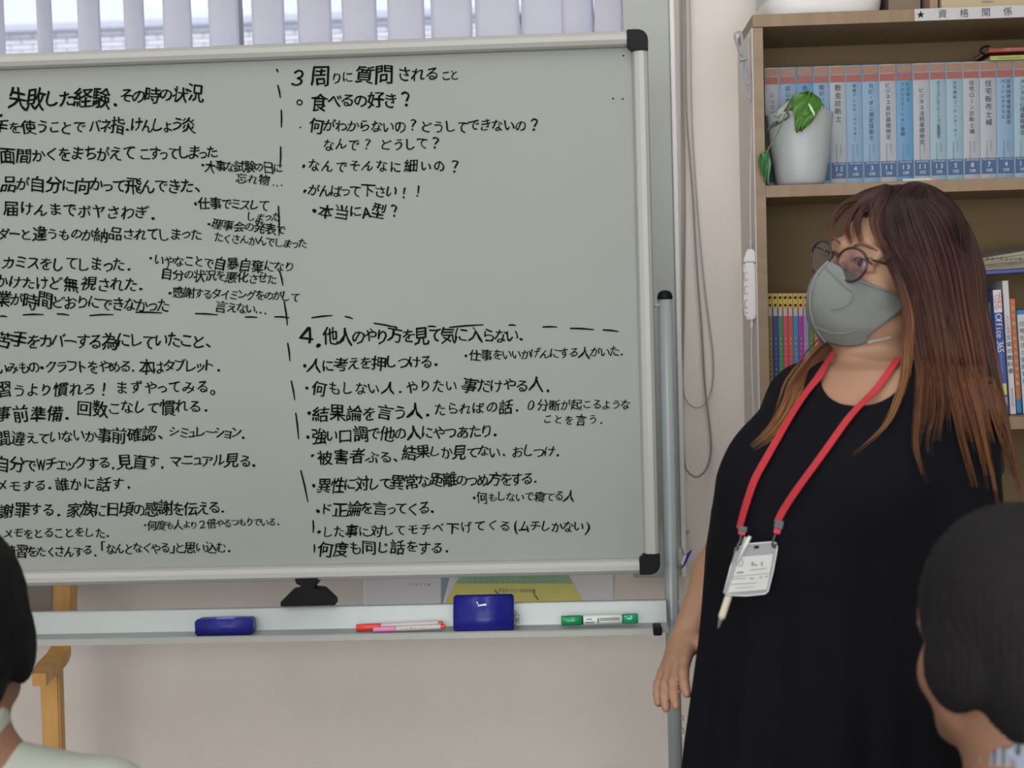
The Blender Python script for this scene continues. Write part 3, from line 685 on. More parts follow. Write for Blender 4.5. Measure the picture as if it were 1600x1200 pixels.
# blue study books
YF = 2.81
edges = [1196.5, 1219, 1246, 1272, 1297.5, 1323, 1348.5, 1375, 1401.5, 1427.6, 1453.7, 1479.6, 1505.7, 1532, 1558, 1585, 1611]
titles = [('シックハウス診断', None, '', 'g'), ('認心療法士', None, '', 'b'), ('色彩検定', None, '', 'B'), ('障がい者支援', None, '', 'b'), ('敷金診断士', None, '15', 'g'), ('金属アレルギーマイスター', None, '4', 'b'),
          ('カビ・ダニ測定技能士', None, '3', 'b'), ('ビジネス会計基礎検定', None, '11', 'g'), ('ビジネス', 'ファシリテーション基礎', '13', 'B'), ('ビジネス法務基礎検定', None, '11', 'g'), ('オフィスプレゼンテーション基礎検定', None, '13', 'c'),
          ('住宅建築コーディネーター', None, '5', 'c'), ('住宅ローン診断士補', None, '8', 'g'), ('住宅販売士補', None, '7', 'g'), ('日本幼児食協会認定', 'ベーシッククラス', '4', 'b'), ('メンタル心理基礎検定', None, '12', 'c')]
bcol = {'g': (152, 158, 166), 'b': (116, 146, 174), 'B': (84, 134, 172), 'c': (130, 158, 172)}
M_or = mat('spine_orange_band', (152, 118, 98), .6, noise=.12, nscale=120); M_rd = mat('spine_red_band', (150, 86, 80), .6, noise=.1, nscale=120)
M_nb = mat('spine_navy_box', (56, 88, 128), .6); M_pg = mat('book_pages', (196, 190, 176), .9)
LABS = ['grey study book at the far left of the top row behind the pot', 'light blue study book second from left behind the pot', 'deeper blue study book third from left behind the green leaf', 'light blue study book fourth from left behind the right part of the pot',
 'grey study book numbered 15 just right of the white pot', 'light blue study book numbered 4 between the books numbered 15 and 3', 'light blue study book numbered 3', 'grey study book numbered 11 right beside the book numbered 3',
 'deeper blue study book numbered 13 with two title lines', 'grey study book numbered 11 between the two books numbered 13', 'pale blue-grey study book numbered 13 with one small long title', 'pale blue-grey study book numbered 5 with a small title', 'grey study book numbered 8 on its navy box',
 'grey study book numbered 7 with the largest title', 'light blue study book numbered 4 with two title lines near the right edge', 'pale blue-grey study book cut off at the right edge of the top row']
where = ['at the far left of the top row behind the pot', 'second from left in the top row behind the pot', 'third from left behind the green leaf', 'fourth from left behind the right half of the pot']
for i, (t1, t2, num, ck) in enumerate(titles):
    xa = P(edges[i], 200, YF).x; xb = P(edges[i + 1], 200, YF).x - .0006; zb = s2t + .0005
    px = (edges[i] + edges[i + 1]) / 2
    ztp = P(px, 106 - (px - 1200) * .0308, YF).z
    lab = LABS[i]
    bk = empty('book', ((xa + xb) / 2, YF + .05, zb), lab, 'book', 'blue study books on the upper shelf')
    M_c = mat('cover_' + ck, bcol[ck], .5, noise=.04, nscale=30)
    # cover: slightly rounded spine swept up
    n = 6; prof = [(xa, YF + .10)] + [(xa + (xb - xa) * k / n, YF + .0022 * (2 * k / n - 1) ** 2) for k in range(n + 1)] + [(xb, YF + .10), (xb - .0012, YF + .10), (xb - .0012, YF + .006), (xa + .0012, YF + .006), (xa + .0012, YF + .10)]
    prism('cover', [(x, y, zb) for x, y in prof], (0, 0, ztp - zb), M_c, bk)
    box('pages', (xa + .0013, YF + .006, zb + .003), (xb - .0013, YF + .098, ztp - .003), M_pg, bk)
    H = ztp - zb; cx = (xa + xb) / 2; hw = (xb - xa) / 2 - .0018
    def lab_(nm, f0, f1, m, e=.0006, w=1.0): return box(nm, (cx - hw * w, YF - e, zb + H * f0), (cx + hw * w, YF + .002, zb + H * f1), m, bk)
    lab_('spine_band', .93, .99, M_or); lab_('spine_band', .865, .922, M_rd)
    tb = ztp - H * (.15 + (.05 if i in (0, 9) else 0)); Lm = H * .47
    ht = {13: .0135, 4: .0135}.get(i, .0105)
    if len(t1) > 11: ht = .0075
    L1 = min(Lm, ht * 1.12 * len(t1)) if len(t1) <= 11 else Lm
    if t2:
        write_down(bk, 'title', t1, (cx + .006, YF, tb), .0088, M_txt, L=min(Lm, .0098 * len(t1))); write_down(bk, 'title', t2, (cx - .005, YF, tb), .0088, M_txt, L=Lm * .95 if len(t2) > 8 else .0098 * len(t2))
    else: write_down(bk, 'title', t1, (cx, YF, tb), ht, M_txt, L=L1)
    if i >= 4:
        write_down(bk, 'subtitle', '一般社団法人', (cx + .004, YF, zb + H * .36), .0036, M_greytxt, L=H * .10)
        write_down(bk, 'subtitle', '検定試験認定機構', (cx - .004, YF, zb + H * .35), .0036, M_greytxt, L=H * .15)
    nbx = lab_('number_box', .06 if i < 4 else .075, .205, M_nb)
    if num:
        write(nbx, 'number', num, (cx - .0048 * len(num), YF, zb + H * .152), (cx + .0048 * len(num), YF, zb + H * .152), .0125, M_wtxt, hand=False)
        write(nbx, 'number_caption', '日間', (cx - .006, YF, zb + H * .103), (cx + .006, YF, zb + H * .103), .0062, M_wtxt, hand=False)
        write(nbx, 'number_caption', '標準学習期間', (cx - hw * .85, YF, zb + H * .192), (cx + hw * .85, YF, zb + H * .192), .0032, M_wtxt, hand=False)
# two small books lying across the top of the row
def flat_book(name, px0, py0, px1, py1, y, dep, m, lab, grp=None, lm=None, pagem=M_pg):
    a = P(px0, py1, y); b = P(px1, py0, y)
    e = empty(name, (a.x, y, a.z), lab, 'book', grp)
    box('cover', (a.x, y, a.z), (b.x, y + dep, a.z + .0016), m, e); box('cover', (a.x, y, b.z - .0016), (b.x, y + dep, b.z), m, e)
    box('spine', (a.x, y - .001, a.z), (b.x, y + .001, b.z), m, e, bev=.0005); box('pages', (a.x + .002, y + .001, a.z + .0016), (b.x - .001, y + dep - .002, b.z - .0016), pagem, e)
    return e, a, b
e, a, b = flat_book('book', 1547, 82.5, 1690, 94.5, YF - .012, .1, mat('yellow_green_cover', (168, 168, 96), .5), 'yellow-green small book lying flat across the blue books under a red one', 'small books lying on the blue row')
dz = P(1580, 93, YF).z
zrow = max(P(1558, 94.5, YF).z, 0)
box('printed_band', (P(1556, 88, YF).x, a.y - .0018, a.z + .003), (P(1594, 88, YF).x, a.y - .001, b.z - .004), mat('green_band', (78, 140, 60), .6), e)
e, a2, b2 = flat_book('book', 1545, 70.5, 1690, 82, YF - .012, .1, mat('red_orange_cover', (150, 66, 46), .5), 'red-orange small book lying flat topmost on the blue books', 'small books lying on the blue row')
write(e, 'title', '心理カウンセラー', (P(1564, 76, YF).x, a2.y, (a2.z + b2.z) / 2 + .001), (P(1600, 76, YF).x, a2.y, (a2.z + b2.z) / 2 + .001), .0055, mat('pale_pink_print', (206, 150, 160), .6), hand=False)
tube('black_band', smooth_path([P(1546, 72, YF), P(1536, 74, YF), P(1532, 80, YF), P(1538, 85, YF), P(1546, 85, YF)], 4), .0022, M_black, e, 8)
# paper slip on the shelf edge
ps = empty('paper_slip', P(1435, 282, YC), 'small white slip with pink end lying on the shelf above the hair', 'paper')
q = P(1409, 284, YC + .01); q2 = P(1462, 284, YC + .01)
box('slip', (q.x, YC + .004, s2t), (q2.x - .01, YC + .05, s2t + .0045), M_paper, ps, bev=.0005); box('pink_end', (q2.x - .01, YC + .004, s2t), (q2.x, YC + .05, s2t + .004), mat('dull_pink', (186, 130, 132), .7), ps)

# potted pothos
YP_ = YC + .043
pc = P(1249, 286, YP_); rt = (P(1302, 180, YP_).x - P(1196, 180, YP_).x) / 2; pot_h = P(1249, 180, YP_).z - s2t
rt = min(rt, .066); rb = rt * .70; pc.x = (P(1302, 180, YP_).x + P(1196, 180, YP_).x) / 2
pc.x = max(pc.x, cx0 + .0195 + rt + .001)
pl = empty('potted_pothos', (pc.x, YP_, s2t), 'small trailing green plant in a tapered white pot at the left of the shelf', 'plant')
M_pot = mat('white_pot', (160, 166, 168), .35, bump=.03, bscale=20)
prof = [(rb * .5, 0), (rb * .92, 0), (rb, .004)] + [(rb + (rt - rb) * (t ** .85), pot_h * t) for t in np.linspace(.08, .97, 8)] + [(rt + .001, pot_h), (rt - .003, pot_h + .0005), (rt - .004, pot_h - .008), (rt * .5, pot_h - .008)]
lathe('pot', prof, (pc.x, YP_, s2t + .0005), M_pot, pl, 40)
lathe('soil', [(.001, -.004), (rt - .0045, -.004), (rt - .0045, .004), (.03, .0055), (.001, .006)], (pc.x, YP_, s2t + pot_h - .0045), mat('dark_soil', (30, 28, 30), .95, bump=1, bscale=300), pl, 32)
def leaf(name, base, tip, side, nrm, w, m, curl=.1, parent=None, fold=.15, asym=1.0):
    base = Vector(base); tip = Vector(tip); d = tip - base; L = d.length; side = (Vector(side) - d.normalized() * Vector(side).dot(d.normalized())).normalized(); nn = side.cross(d).normalized()
    if nn.dot(Vector(nrm)) < 0: nn = -nn
    NU, NV = 12, 6; V = []; Fc = []
    for i in range(NU + 1):
        t = i / NU; ww = w * (math.sin(PI * min(t * 1.0, 1) ** .62) ** .8 if 0 < t < 1 else 0) * (1 - .25 * t) * 1.05
        for j in range(-NV, NV + 1):
            s_ = j / NV; back = -.10 * L * abs(s_) * (1 - t) ** 2 
            V.append(base + d * t + d.normalized() * back + side * ww * s_ * (asym if s_ > 0 else 1) + nn * (-fold * abs(s_) * ww * 1.0 + curl * L * (math.sin(PI * t) - .0) * .5 + .004 * math.sin(9 * t + 4 * s_)))
    n = 2 * NV + 1
    for i in range(NU):
        for j in range(n - 1): Fc.append((i * n + j, i * n + j + 1, (i + 1) * n + j + 1, (i + 1) * n + j))
    o = from_arr(name, V, Fc, m, parent, True); md = o.modifiers.new('t', 'SOLIDIFY'); md.thickness = .0007; return o
M_leaf = mat('pothos_green', (62, 112, 34), .35, noise=.25, nscale=14, bump=.08); M_leaf2 = mat('pothos_green_cool', (62, 120, 70), .4, noise=.15, nscale=20)
M_leafy = mat('pothos_cream', (176, 196, 150), .45); M_leafb = mat('pothos_underside', (142, 158, 140), .5, noise=.12, nscale=20); M_stem = mat('pothos_stem', (92, 106, 62), .5)
Yl = YP_ - rt - .006
leaf('leaf', P(1262, 148, Yl + .01), P(1246, 207, Yl - .006), (1, .25, 0), (0, -1, 0), .024, M_leaf, .05, pl, .35)
leaf('leaf', P(1268, 150, Yl + .015), P(1252, 205, Yl - .004), (1, -.1, .15), (.2, -1, 0), .024, M_leaf, .12, pl, .1)
leaf('leaf', P(1250, 152, Yl + .045), P(1212, 182, Yl + .02), (.4, 0, 1), (-.3, -1, 0), .014, M_leafb, .1, pl, .2)
leaf('leaf', P(1283, 168, Yl + .06), P(1289, 178, Yl + .05), (1, 0, 0), (0, -1, 0), .006, M_leafy, .1, pl, .2)
leaf('leaf', P(1196, 240, Yl + .0), P(1201, 290, YC - .006), (1, .2, .1), (0, -1, 0), .0115, M_leaf2, -.1, pl, .5)
leaf('leaf', P(1192, 242, Yl + .0), P(1197, 284, YC - .008), (1, -.6, 0), (0, -1, 0), .007, M_leaf2, .1, pl, .3)
leaf('leaf', P(1214, 190, Yl + .0), P(1199, 203, Yl + .0), (.5, 0, 1), (0, -1, 0), .0035, mat('dry_leaf', (92, 96, 70), .7), .1, pl, .3)
prism('leaf_variegation', [P(x, y, Yl - .006) for x, y in ((1262.5, 162), (1264, 161.5), (1268, 166), (1272.5, 175), (1273.5, 183), (1270.5, 178), (1266, 171))], (0, .0006, 0), M_leafy, pl)
tube('stem', smooth_path([P(1262, 150, Yl + .02), P(1240, 165, Yl + .005), P(1228, 176, Yl - .002), P(1219, 200, Yl - .003), P(1205, 225, Yl), P(1195, 243, Yl)]), .0014, M_stem, pl, 6)
tube('stem', smooth_path([P(1228, 172, Yl + .004), P(1232, 182, Yl - .001), P(1218, 192, Yl), P(1203, 200, Yl)]), .0018, mat('dark_stem', (56, 60, 44), .6), pl, 6)
tube('stem', smooth_path([P(1226, 176, Yl + .02), P(1238, 168, Yl + .02), P(1248, 178, Yl + .03), P(1246, 182, Yl + .05)]), .002, mat('dark_stem', (56, 60, 44), .6), pl, 6)

# colourful spines on the second shelf, left
cols = [(112, 104, 52, 'olive'), (40, 44, 124, 'navy'), (34, 116, 74, 'green'), (176, 58, 72, 'crimson'), (160, 70, 66, 'brick red'), (44, 112, 156, 'teal blue'), (134, 44, 128, 'purple'), (130, 116, 160, 'lilac'), (60, 110, 60, 'leaf green'), (170, 90, 60, 'rust'), (60, 60, 110, 'indigo')]
ed = [1201, 1208.6, 1217, 1224.6, 1232.4, 1240.4, 1248.4, 1256.6, 1264.6, 1272.6, 1280.6, 1288.6]
YF2 = 2.76
for i, (r_, g_, b_, nm) in enumerate(cols):
    xa = P(ed[i], 560, YF2).x; xb = P(ed[i + 1], 560, YF2).x - .0004; zb = s3t + .0005; ztp = P((ed[i] + ed[i + 1]) / 2, 458, YF2).z
    bk = empty('booklet', ((xa + xb) / 2, YF2 + .06, zb), (f'thin {nm} booklet with yellow banded head in the left row' if i < 8 else f'thin {nm} booklet behind the mask in the left row'), 'book', 'thin booklets with yellow heads on the second shelf')
    box('cover', (xa, YF2, zb), (xb, YF2 + .13, ztp), mat('booklet_' + nm.replace(' ', '_'), (r_, g_, b_), .5, noise=.08, nscale=30), bk, bev=.0008)
    H = ztp - zb
    box('yellow_head', (xa + .0002, YF2 - .0006, zb + H * .885), (xb - .0002, YF2 + .001, ztp - .0006), mat('booklet_yellow', (176, 150, 66), .6), bk)
    box('pale_band', (xa + .0012, YF2 - .0005, zb + H * .82), (xb - .0012, YF2 + .001, zb + H * .883), mat('booklet_pale', (166, 156, 150), .6), bk)
    cx = (xa + xb) / 2
    write(bk, 'number', '◆', (cx - .003, YF2, zb + H * .965), (cx + .003, YF2, zb + H * .965), .007, M_black, hand=False)
    write(bk, 'number', '●', (cx - .003, YF2, zb + H * .905), (cx + .003, YF2, zb + H * .905), .0065, M_black, hand=False)
    write_down(bk, 'title', '学習テキスト資格講座', (cx, YF2, zb + H * .66), .0040, mat('booklet_print', (196, 176, 150), .7), L=H * .4)

# leaning books on the second shelf, right
def lean_book(label, xt0, xt1, ytop, xb0, xb1, ybot, y, m, dep=.15, cat='book', grp='books leaning at the right of the second shelf'):
    A = [P(xb0, ybot, y), P(xb1, ybot, y), P(xt1, ytop, y), P(xt0, ytop, y)]
    zb = s3t + .001
    ux_ = (A[1] - A[0]); ux_.z = 0; w = ux_.length * .98
    up_ = ((A[3] + A[2]) / 2 - (A[0] + A[1]) / 2); h = up_.length; up_.normalize(); rt_ = Vector((up_.z, 0, -up_.x)).normalized()
    o = (A[0] + A[1]) / 2; o.z = zb + abs(rt_.z) * w / 2
    e = empty('book', o, label, cat, grp)
    M = Matrix(((rt_.x, 0, up_.x, o.x), (rt_.y, 1, up_.y, o.y), (rt_.z, 0, up_.z, o.z), (0, 0, 0, 1)))
    bm = bmesh.new(); box_bm(bm, (-w / 2, 0, 0), (w / 2, dep, h), .001, 2); bm.transform(M); from_bm('cover', bm, m, e)
    return e, o, rt_, up_, w, h
def band(e, o, rt_, up_, w, f0, f1, h, m, ww=.94, nm='spine_panel', ep=.0006):
    bm = bmesh.new(); box_bm(bm, (-w / 2 * ww, -ep, h * f0), (w / 2 * ww, .001, h * f1)); M = Matrix(((rt_.x, 0, up_.x, o.x), (rt_.y, 1, up_.y, o.y), (rt_.z, 0, up_.z, o.z), (0, 0, 0, 1))); bm.transform(M); return from_bm(nm, bm, m, e)
Y2 = 2.745
def side_text(e, o, rt_, up_, h, t, f0, f1, size, m, dx=0):
    a_ = o + up_ * h * f1 + rt_ * dx; b_ = o + up_ * h * f0 + rt_ * dx
    a_.y = b_.y = o.y; write(e, 'title', t, a_, b_, size, m, hand=False, up=rt_, eps=.001)
e, o, r_, u_, w, h = lean_book('teal spine leaning mostly hidden by hair beside the blue and white book', 1538, 1548, 466, 1551, 1561, 640, Y2 + .01, mat('teal_cover', (96, 134, 130), .5))
e, o, r_, u_, w, h = lean_book('blue and white leaning computer manual with red title characters', 1550, 1564.5, 445, 1563.5, 1577, 640, Y2 - .012, mat('navy_cover', (36, 62, 136), .45))
band(e, o, r_, u_, w, .82, 1.0, h, mat('pale_cover', (196, 196, 202), .5)); side_text(e, o, r_, u_, h, 'できる', .845, .975, .0145, mat('red_print', (196, 44, 52), .6))
side_text(e, o, r_, u_, h, 'Office 365', .50, .80, .0165, M_wtxt); band(e, o, r_, u_, w, .33, .49, h, mat('blue_print', (92, 118, 176), .6), .12); band(e, o, r_, u_, w, .16, .25, h, mat('yellow_oval', (186, 186, 96), .6), .75); band(e, o, r_, u_, w, .08, .14, h, mat('pink_panel', (176, 150, 176), .6), .7)
e, o, r_, u_, w, h = lean_book('tall white leaning textbook between the blue manual and an orange book', 1566, 1575, 430, 1578.5, 1588, 639, Y2 - .005, mat('white_cover', (190, 190, 192), .5))
write_down(e, 'title', '大人の基礎', o + u_ * h * .74, .0068, mat('pink_print', (186, 90, 120), .6), L=h * .14, down=-u_, right=r_); write_down(e, 'title', '文章の教科書', o + u_ * h * .60, .0105, M_txt, L=h * .30, down=-u_, right=r_)
write_down(e, 'subtitle', '国語表現研究会編', o + u_ * h * .2, .0045, M_greytxt, L=h * .14, down=-u_, right=r_)
e, o, r_, u_, w, h = lean_book('narrow orange leaning book right of the tall white textbook', 1577, 1585.5, 460, 1589, 1597, 639, Y2 + .012, mat('blue_spine_low', (52, 120, 168), .5))
band(e, o, r_, u_, w, .13, 1.0, h, mat('orange_cover', (186, 104, 62), .55), .98); write_down(e, 'title', '人が動く伝え方の法則集', o + u_ * h * .95, .0075, mat('cream_print', (206, 190, 150), .6), L=h * .72, down=-u_, right=r_)
e, o, r_, u_, w, h = lean_book('blue book with white spine panel cut off by the right edge', 1588, 1612, 477, 1598.5, 1622, 639, Y2 + .004, mat('bright_blue_cover', (26, 108, 168), .5))
band(e, o, r_, u_, w, .0, .955, h, mat('pale_grey_panel', (176, 184, 184), .5), .98); write_down(e, 'title', '日常生活と健康管理', o + u_ * h * .9 - r_ * w * .25, .0105, M_txt, L=h * .62, down=-u_, right=r_)
e, o, r_, u_, w, h = lean_book('thin white booklet standing behind the hair left of the blue manual', 1526, 1536.5, 432, 1538, 1549, 640, Y2 + .02, mat('thin_white_cover', (150, 152, 154), .5))
# blue folder and newspapers lying on the books
fo = empty('blue_folder', P(1570, 424, Y2), 'blue folder lying flat on the leaning books under the newspapers', 'folder')
a = P(1533, 430, Y2 - .02); b = P(1680, 424, Y2 - .02); zf = a.z + .001
prism('cover', [(a.x, Y2 - .025, zf), (b.x, Y2 - .025, zf + .006), (b.x, Y2 - .025, zf + .012), (a.x, Y2 - .025, zf + .0065)], (0, .19, 0), mat('blue_folder_card', (40, 66, 150), .4), fo, bev=.0008)
nw = empty('newspaper_stack', P(1565, 408, Y2), 'stack of folded newspapers lying on the blue folder at the right', 'newspapers')
tag(nw, kind=None)
M_news = mat('newsprint', (158, 152, 138), .9, noise=.1, nscale=60)
zn = zf + .0075
for k in range(9):
    x0_ = a.x - .002 + .004 * RNG.uniform(-1, 1); t_ = .0026 + .0006 * RNG.uniform(-1, 1)
    lift = .002 * k
    prism('folded_sheet', [(x0_, Y2 - .02 - .001 * k, zn), (b.x, Y2 - .02 - .001 * k, zn + .0065 + lift), (b.x, Y2 - .02 - .001 * k, zn + .0085 + t_ + lift), (x0_ + .001, Y2 - .02 - .001 * k, zn + t_)], (0, .17, 0), M_news, nw, bev=.0006)
    zn += t_ + .0001
top_ = [Vector((a.x + .002, Y2 - .032, zf + .016)), Vector((b.x, Y2 - .032, zf + .026)), Vector((b.x, Y2 + .14, zf + .066)), Vector((a.x + .03, Y2 + .13, zf + .044))]
prism('front_page', top_, (0, .001, .0012), mat('front_page_print', (146, 142, 130), .9, rgb2=(96, 94, 88), nscale=60, stretch=(1, 6, 6)), nw)
write(nw, 'headline', '社会面の大見出し記事', P(1612, 405.5, Y2 - .03), P(1538, 404, Y2 - .03), .0062, M_black, hand=False, up=Vector((0, 0, -1)), eps=.006)
# things standing on top of the bookcase
dv = empty('white_appliance', (P(1290, 0, YC + .1).x, YC + .1, zt1), 'white rounded plastic appliance standing on top of the bookcase', 'appliance')
pA = P(1197, 10, YC + .02); pB = P(1386, 4, YC + .02)
prof = [(-.5, .25), (-.47, .03), (-.455, 0), (.455, 0), (.47, .03), (.5, .3)]
w_ = pB.x - pA.x; cx_ = (pA.x + pB.x) / 2
V = []; Fc = []; NR = 40
for r_, z_ in ((.38, 0), (.47, .001), (.485, .006), (.5, .022), (.505, .032), (.495, .034), (.495, .037), (.505, .039), (.5, .1), (.47, .15), (.4, .17)):
    for k in range(NR):
        t = 2 * PI * k / NR; c_, s_ = math.cos(t), math.sin(t); p_ = .55
        V.append((cx_ + w_ * r_ * abs(c_) ** p_ * (1 if c_ > 0 else -1), YC + .115 + .2 * r_ * abs(s_) ** p_ * (1 if s_ > 0 else -1), zt1 + .0005 + z_))
for i in range(10):
    for k in range(NR): Fc.append((i * NR + k, i * NR + (k + 1) % NR, (i + 1) * NR + (k + 1) % NR, (i + 1) * NR + k))
Fc += [tuple(range(NR - 1, -1, -1)), tuple(10 * NR + k for k in range(NR))]
from_arr('housing', V, Fc, M_plastic, dv, True)
bxa = empty('cream_box', (P(1540, 0, YC + .05).x, YC + .1, zt1), 'cream cardboard box on the bookcase above the label strip', 'box')
box('carton', (P(1471, 5, YC + .012).x, YC + .012, zt1 + .0005), (P(1640, 5, YC).x, YC + .2, zt1 + .13), mat('cream_card', (176, 160, 130), .8), bxa, bev=.002)
write(bxa, 'printed_text', '資格講座案内', P(1533, 3, YC + .012), P(1552, 3, YC + .012), .004, M_greytxt, hand=False)
bxb = empty('pink_box', (P(1455, 0, YC + .05).x, YC + .1, zt1), 'dull pink small box between the appliance and the cream box', 'box')
box('carton', (P(1453, 5, YC + .02).x, YC + .02, zt1 + .0005), (P(1470, 5, YC).x, YC + .18, zt1 + .1), mat('dull_pink_card', (150, 122, 110), .8), bxb, bev=.001)
bxc = empty('grey_box', (P(1420, 0, YC + .05).x, YC + .1, zt1), 'grey-brown flat box behind the pink box on the bookcase', 'box')
box('carton', (P(1396, 5, YC + .02).x, YC + .06, zt1 + .0005), (P(1451, 5, YC).x, YC + .2, zt1 + .09), mat('grey_brown_card', (122, 108, 92), .8), bxc, bev=.001)

# hand switch with cable and bundled cable left of the bookcase
YH = 2.745
hs = empty('hand_switch', P(1172, 455, YH), 'white three-button hand switch hanging on its cable beside the bookcase', 'remote control')
def rr(pts, d, m, nm, par, bev): return prism(nm, pts, d, m, par, bev)
rr([P(x, y, YH - .03) for x, y in ((1162, 411), (1181, 410), (1182.5, 470), (1182.5, 492), (1178, 501), (1171, 502), (1165, 496), (1162.5, 480))], (0, .022, 0), M_plastic, 'body', hs, .0035)
rr([P(x, y, YH - .028) for x, y in ((1168, 389), (1178, 389), (1183, 409.5), (1161.5, 409.5))], (0, .018, 0), M_plastic, 'collar', hs, .002)
tube('strain_relief', [P(1174.5, 499, YH - .018), P(1174.5, 516, YH - .018)], [.0036, .0026], M_plastic, hs, 10)
tube('top_nub', [P(1173, 374, YH - .018), P(1173, 390, YH - .018)], [.0030, .0036], mat('nub_grey', (170, 168, 168), .5), hs, 10)
M_out = mat('button_outline', (110, 110, 118), .6)
for y0_, y1_ in ((426, 438), (447, 460), (469, 481)):
    ring = []
    for t in np.linspace(0, 2 * PI, 17)[:-1]:
        c_, s_ = math.cos(t), math.sin(t); ring.append(P(1165.3 + 2.6 * abs(c_) ** .4 * (1 if c_ > 0 else -1) + (y0_ - 426) * .02, (y0_ + y1_) / 2 + 6.2 * abs(s_) ** .4 * (1 if s_ > 0 else -1), YH - .0305))
    v, f = tube_arr(ring, .0005, 5, True); from_arr('button_outline', v, f, M_out, hs)
    box('button', (P(1163.4, y0_, YH).x, YH - .0312, P(1165, y1_ - 1.5, YH - .03).z), (P(1166.8, y0_, YH).x, YH - .029, P(1165, y0_ + 1.5, YH - .03).z), M_plastic, hs, bev=.0006)
tube('switch_mark', [P(1163, 416, YH - .0305), P(1166, 417, YH - .0305)], .0004, M_out, hs, 5); tube('switch_mark', [P(1165, 489, YH - .0305), P(1169, 488, YH - .0305)], .0005, M_out, hs, 5)
tube('cable', smooth_path([P(x, y, YH - .018) for x, y in ((1174.5, 515), (1174, 560), (1177, 640), (1180, 720), (1186, 900))]), .0014, mat('white_cable', (188, 182, 180), .5), hs, 6)
tube('cable', smooth_path([P(x, y, YH - .018 + d) for x, y, d in ((1173, 376, 0), (1172, 300, 0), (1174, 200, .01), (1172, 120, .012), (1169, 70, .012), (1172, 48, .012), (1177, 36, .015))]), .0014, mat('white_cable', (188, 182, 180), .5), hs, 6)
bdl = empty('cable_bundle', P(1165, 105, YH), 'grey cable tied up in loops on the wall beside the bookcase top', 'cable')
M_bc = mat('bundle_grey', (150, 152, 160), .45)
def loop(pts, r=.0014): tube('cable_loop', smooth_path([P(x, y, YC + .02 - d) for x, y, d in pts]), r, M_bc, bdl, 6)
loop([(1157, 88, 0), (1150, 68, .002), (1147, 56, .004), (1152, 50, .004), (1157, 56, .004), (1160, 75, .002), (1160, 90, 0), (1163, 105, 0)])
loop([(1158, 86, .004), (1152, 66, .006), (1149, 54, .006), (1156, 49, .006), (1160, 58, .006), (1159, 88, .004)])
loop([(1160, 92, .006), (1158, 110, .008), (1159, 135, .008), (1164, 155, .008), (1169, 159, .008), (1173, 150, .008), (1173, 125, .006), (1168, 100, .004), (1161, 92, .004), (1156, 98, .004)])
loop([(1161, 94, .002), (1163, 115, .002), (1170, 132, .002), (1172, 118, .002), (1166, 98, .002)], .0022)
loop([(1160, 98, .01), (1161, 130, .01), (1166, 150, .01), (1170, 154, .01), (1172, 140, .01)], .0012)
lathe('cable_tie', [(.006, -.002), (.0075, 0), (.006, .002)], P(1160.5, 93, YC + .012), M_bc, bdl, 14, Matrix.Diagonal((1.1, .7, 1, 1)))
# ------------------------------------------------------------------ people
M_skin = mat('skin', (150, 114, 90), .55, noise=.06, nscale=14, bump=.03, bscale=200)
M_skin2 = mat('skin_listener', (122, 88, 68), .6, noise=.06, nscale=14)
M_dress = mat('black_cotton', (16, 17, 22), .9, bump=.18, bscale=500, noise=.1, nscale=12, spec=.08)
class Frame3:
    """head frame: x = the person's left, y = forward, z = up, origin between the ears"""
    def __init__(s, o, yaw, pitch, roll=0):
        s.o = Vector(o); F = Vector((-math.sin(yaw) * math.cos(pitch), -math.cos(yaw) * math.cos(pitch), math.sin(pitch)))
        L = Vector((math.cos(yaw), -math.sin(yaw), 0)); U = F.cross(L); U = L.cross(F) if U.z < 0 else U
        if roll:
            q = Matrix.Rotation(roll, 3, F); L = q @ L; U = q @ U
        s.F, s.L, s.U = F, L, U; s.M = [tuple(L), tuple(F), tuple(U)]
    def __call__(s, x, y, z): return s.o + s.L * x + s.F * y + s.U * z
    def inv(s, p): d = Vector(p) - s.o; return Vector((d.dot(s.L), d.dot(s.F), d.dot(s.U)))
def head_sdf(S, H, neck_to, rn=.056, sc=1.0):
    E = lambda c, r, k=.02, op='add': S.ell(H(*c), r, k, op, H.M)
    Cp = lambda a, b, ra, rb, k=.015, op='add': S.cap(H(*a), H(*b), ra, rb, k, op)
    E((0, -.008, .022), (.074, .094, .098), 0)
    E((0, .028, -.045), (.062, .06, .076), .03)
    E((0, .06, -.1), (.026, .026, .02), .03)
    for s in (-1, 1):
        E((s * .036, .058, -.045), (.026, .024, .028), .02)
        Cp((s * .055, .02, -.075), (s * .02, .058, -.104), .016, .014, .02)
        E((s * .031, .097, -.002), (.017, .014, .012), .012, 'sub')
        Cp((s * .012, .088, .018), (s * .045, .076, .018), .009, .008, .012)
        E((s * .031, .0795, -.002), (.0135, .0125, .0125), .004)
        Cp((s * .016, .0905, .0065), (s * .046, .080, .0055), .0058, .005, .004)
        Cp((s * .018, .0885, -.009), (s * .045, .079, -.008), .003, .003, .005)
        E((s * .010, .104, -.044), (.008, .009, .007), .008)
        E((s * .077, -.006, -.018), (.008, .019, .031), .006)
        E((s * .085, -.002, -.014), (.007, .010, .018), .004, 'sub')
    Cp((0, .088, .006), (0, .113, -.040), .007, .011, .012)
    Cp((-.018, .086, -.069), (.018, .086, -.069), .0055, .0055, .008)
    Cp((-.014, .086, -.078), (.014, .086, -.078), .006, .006, .008)
    S.cap(H(0, -.022, -.06), neck_to, rn, rn * 1.08, .03)
    E((0, -.008, -.075), (.05, .055, .04), .03)

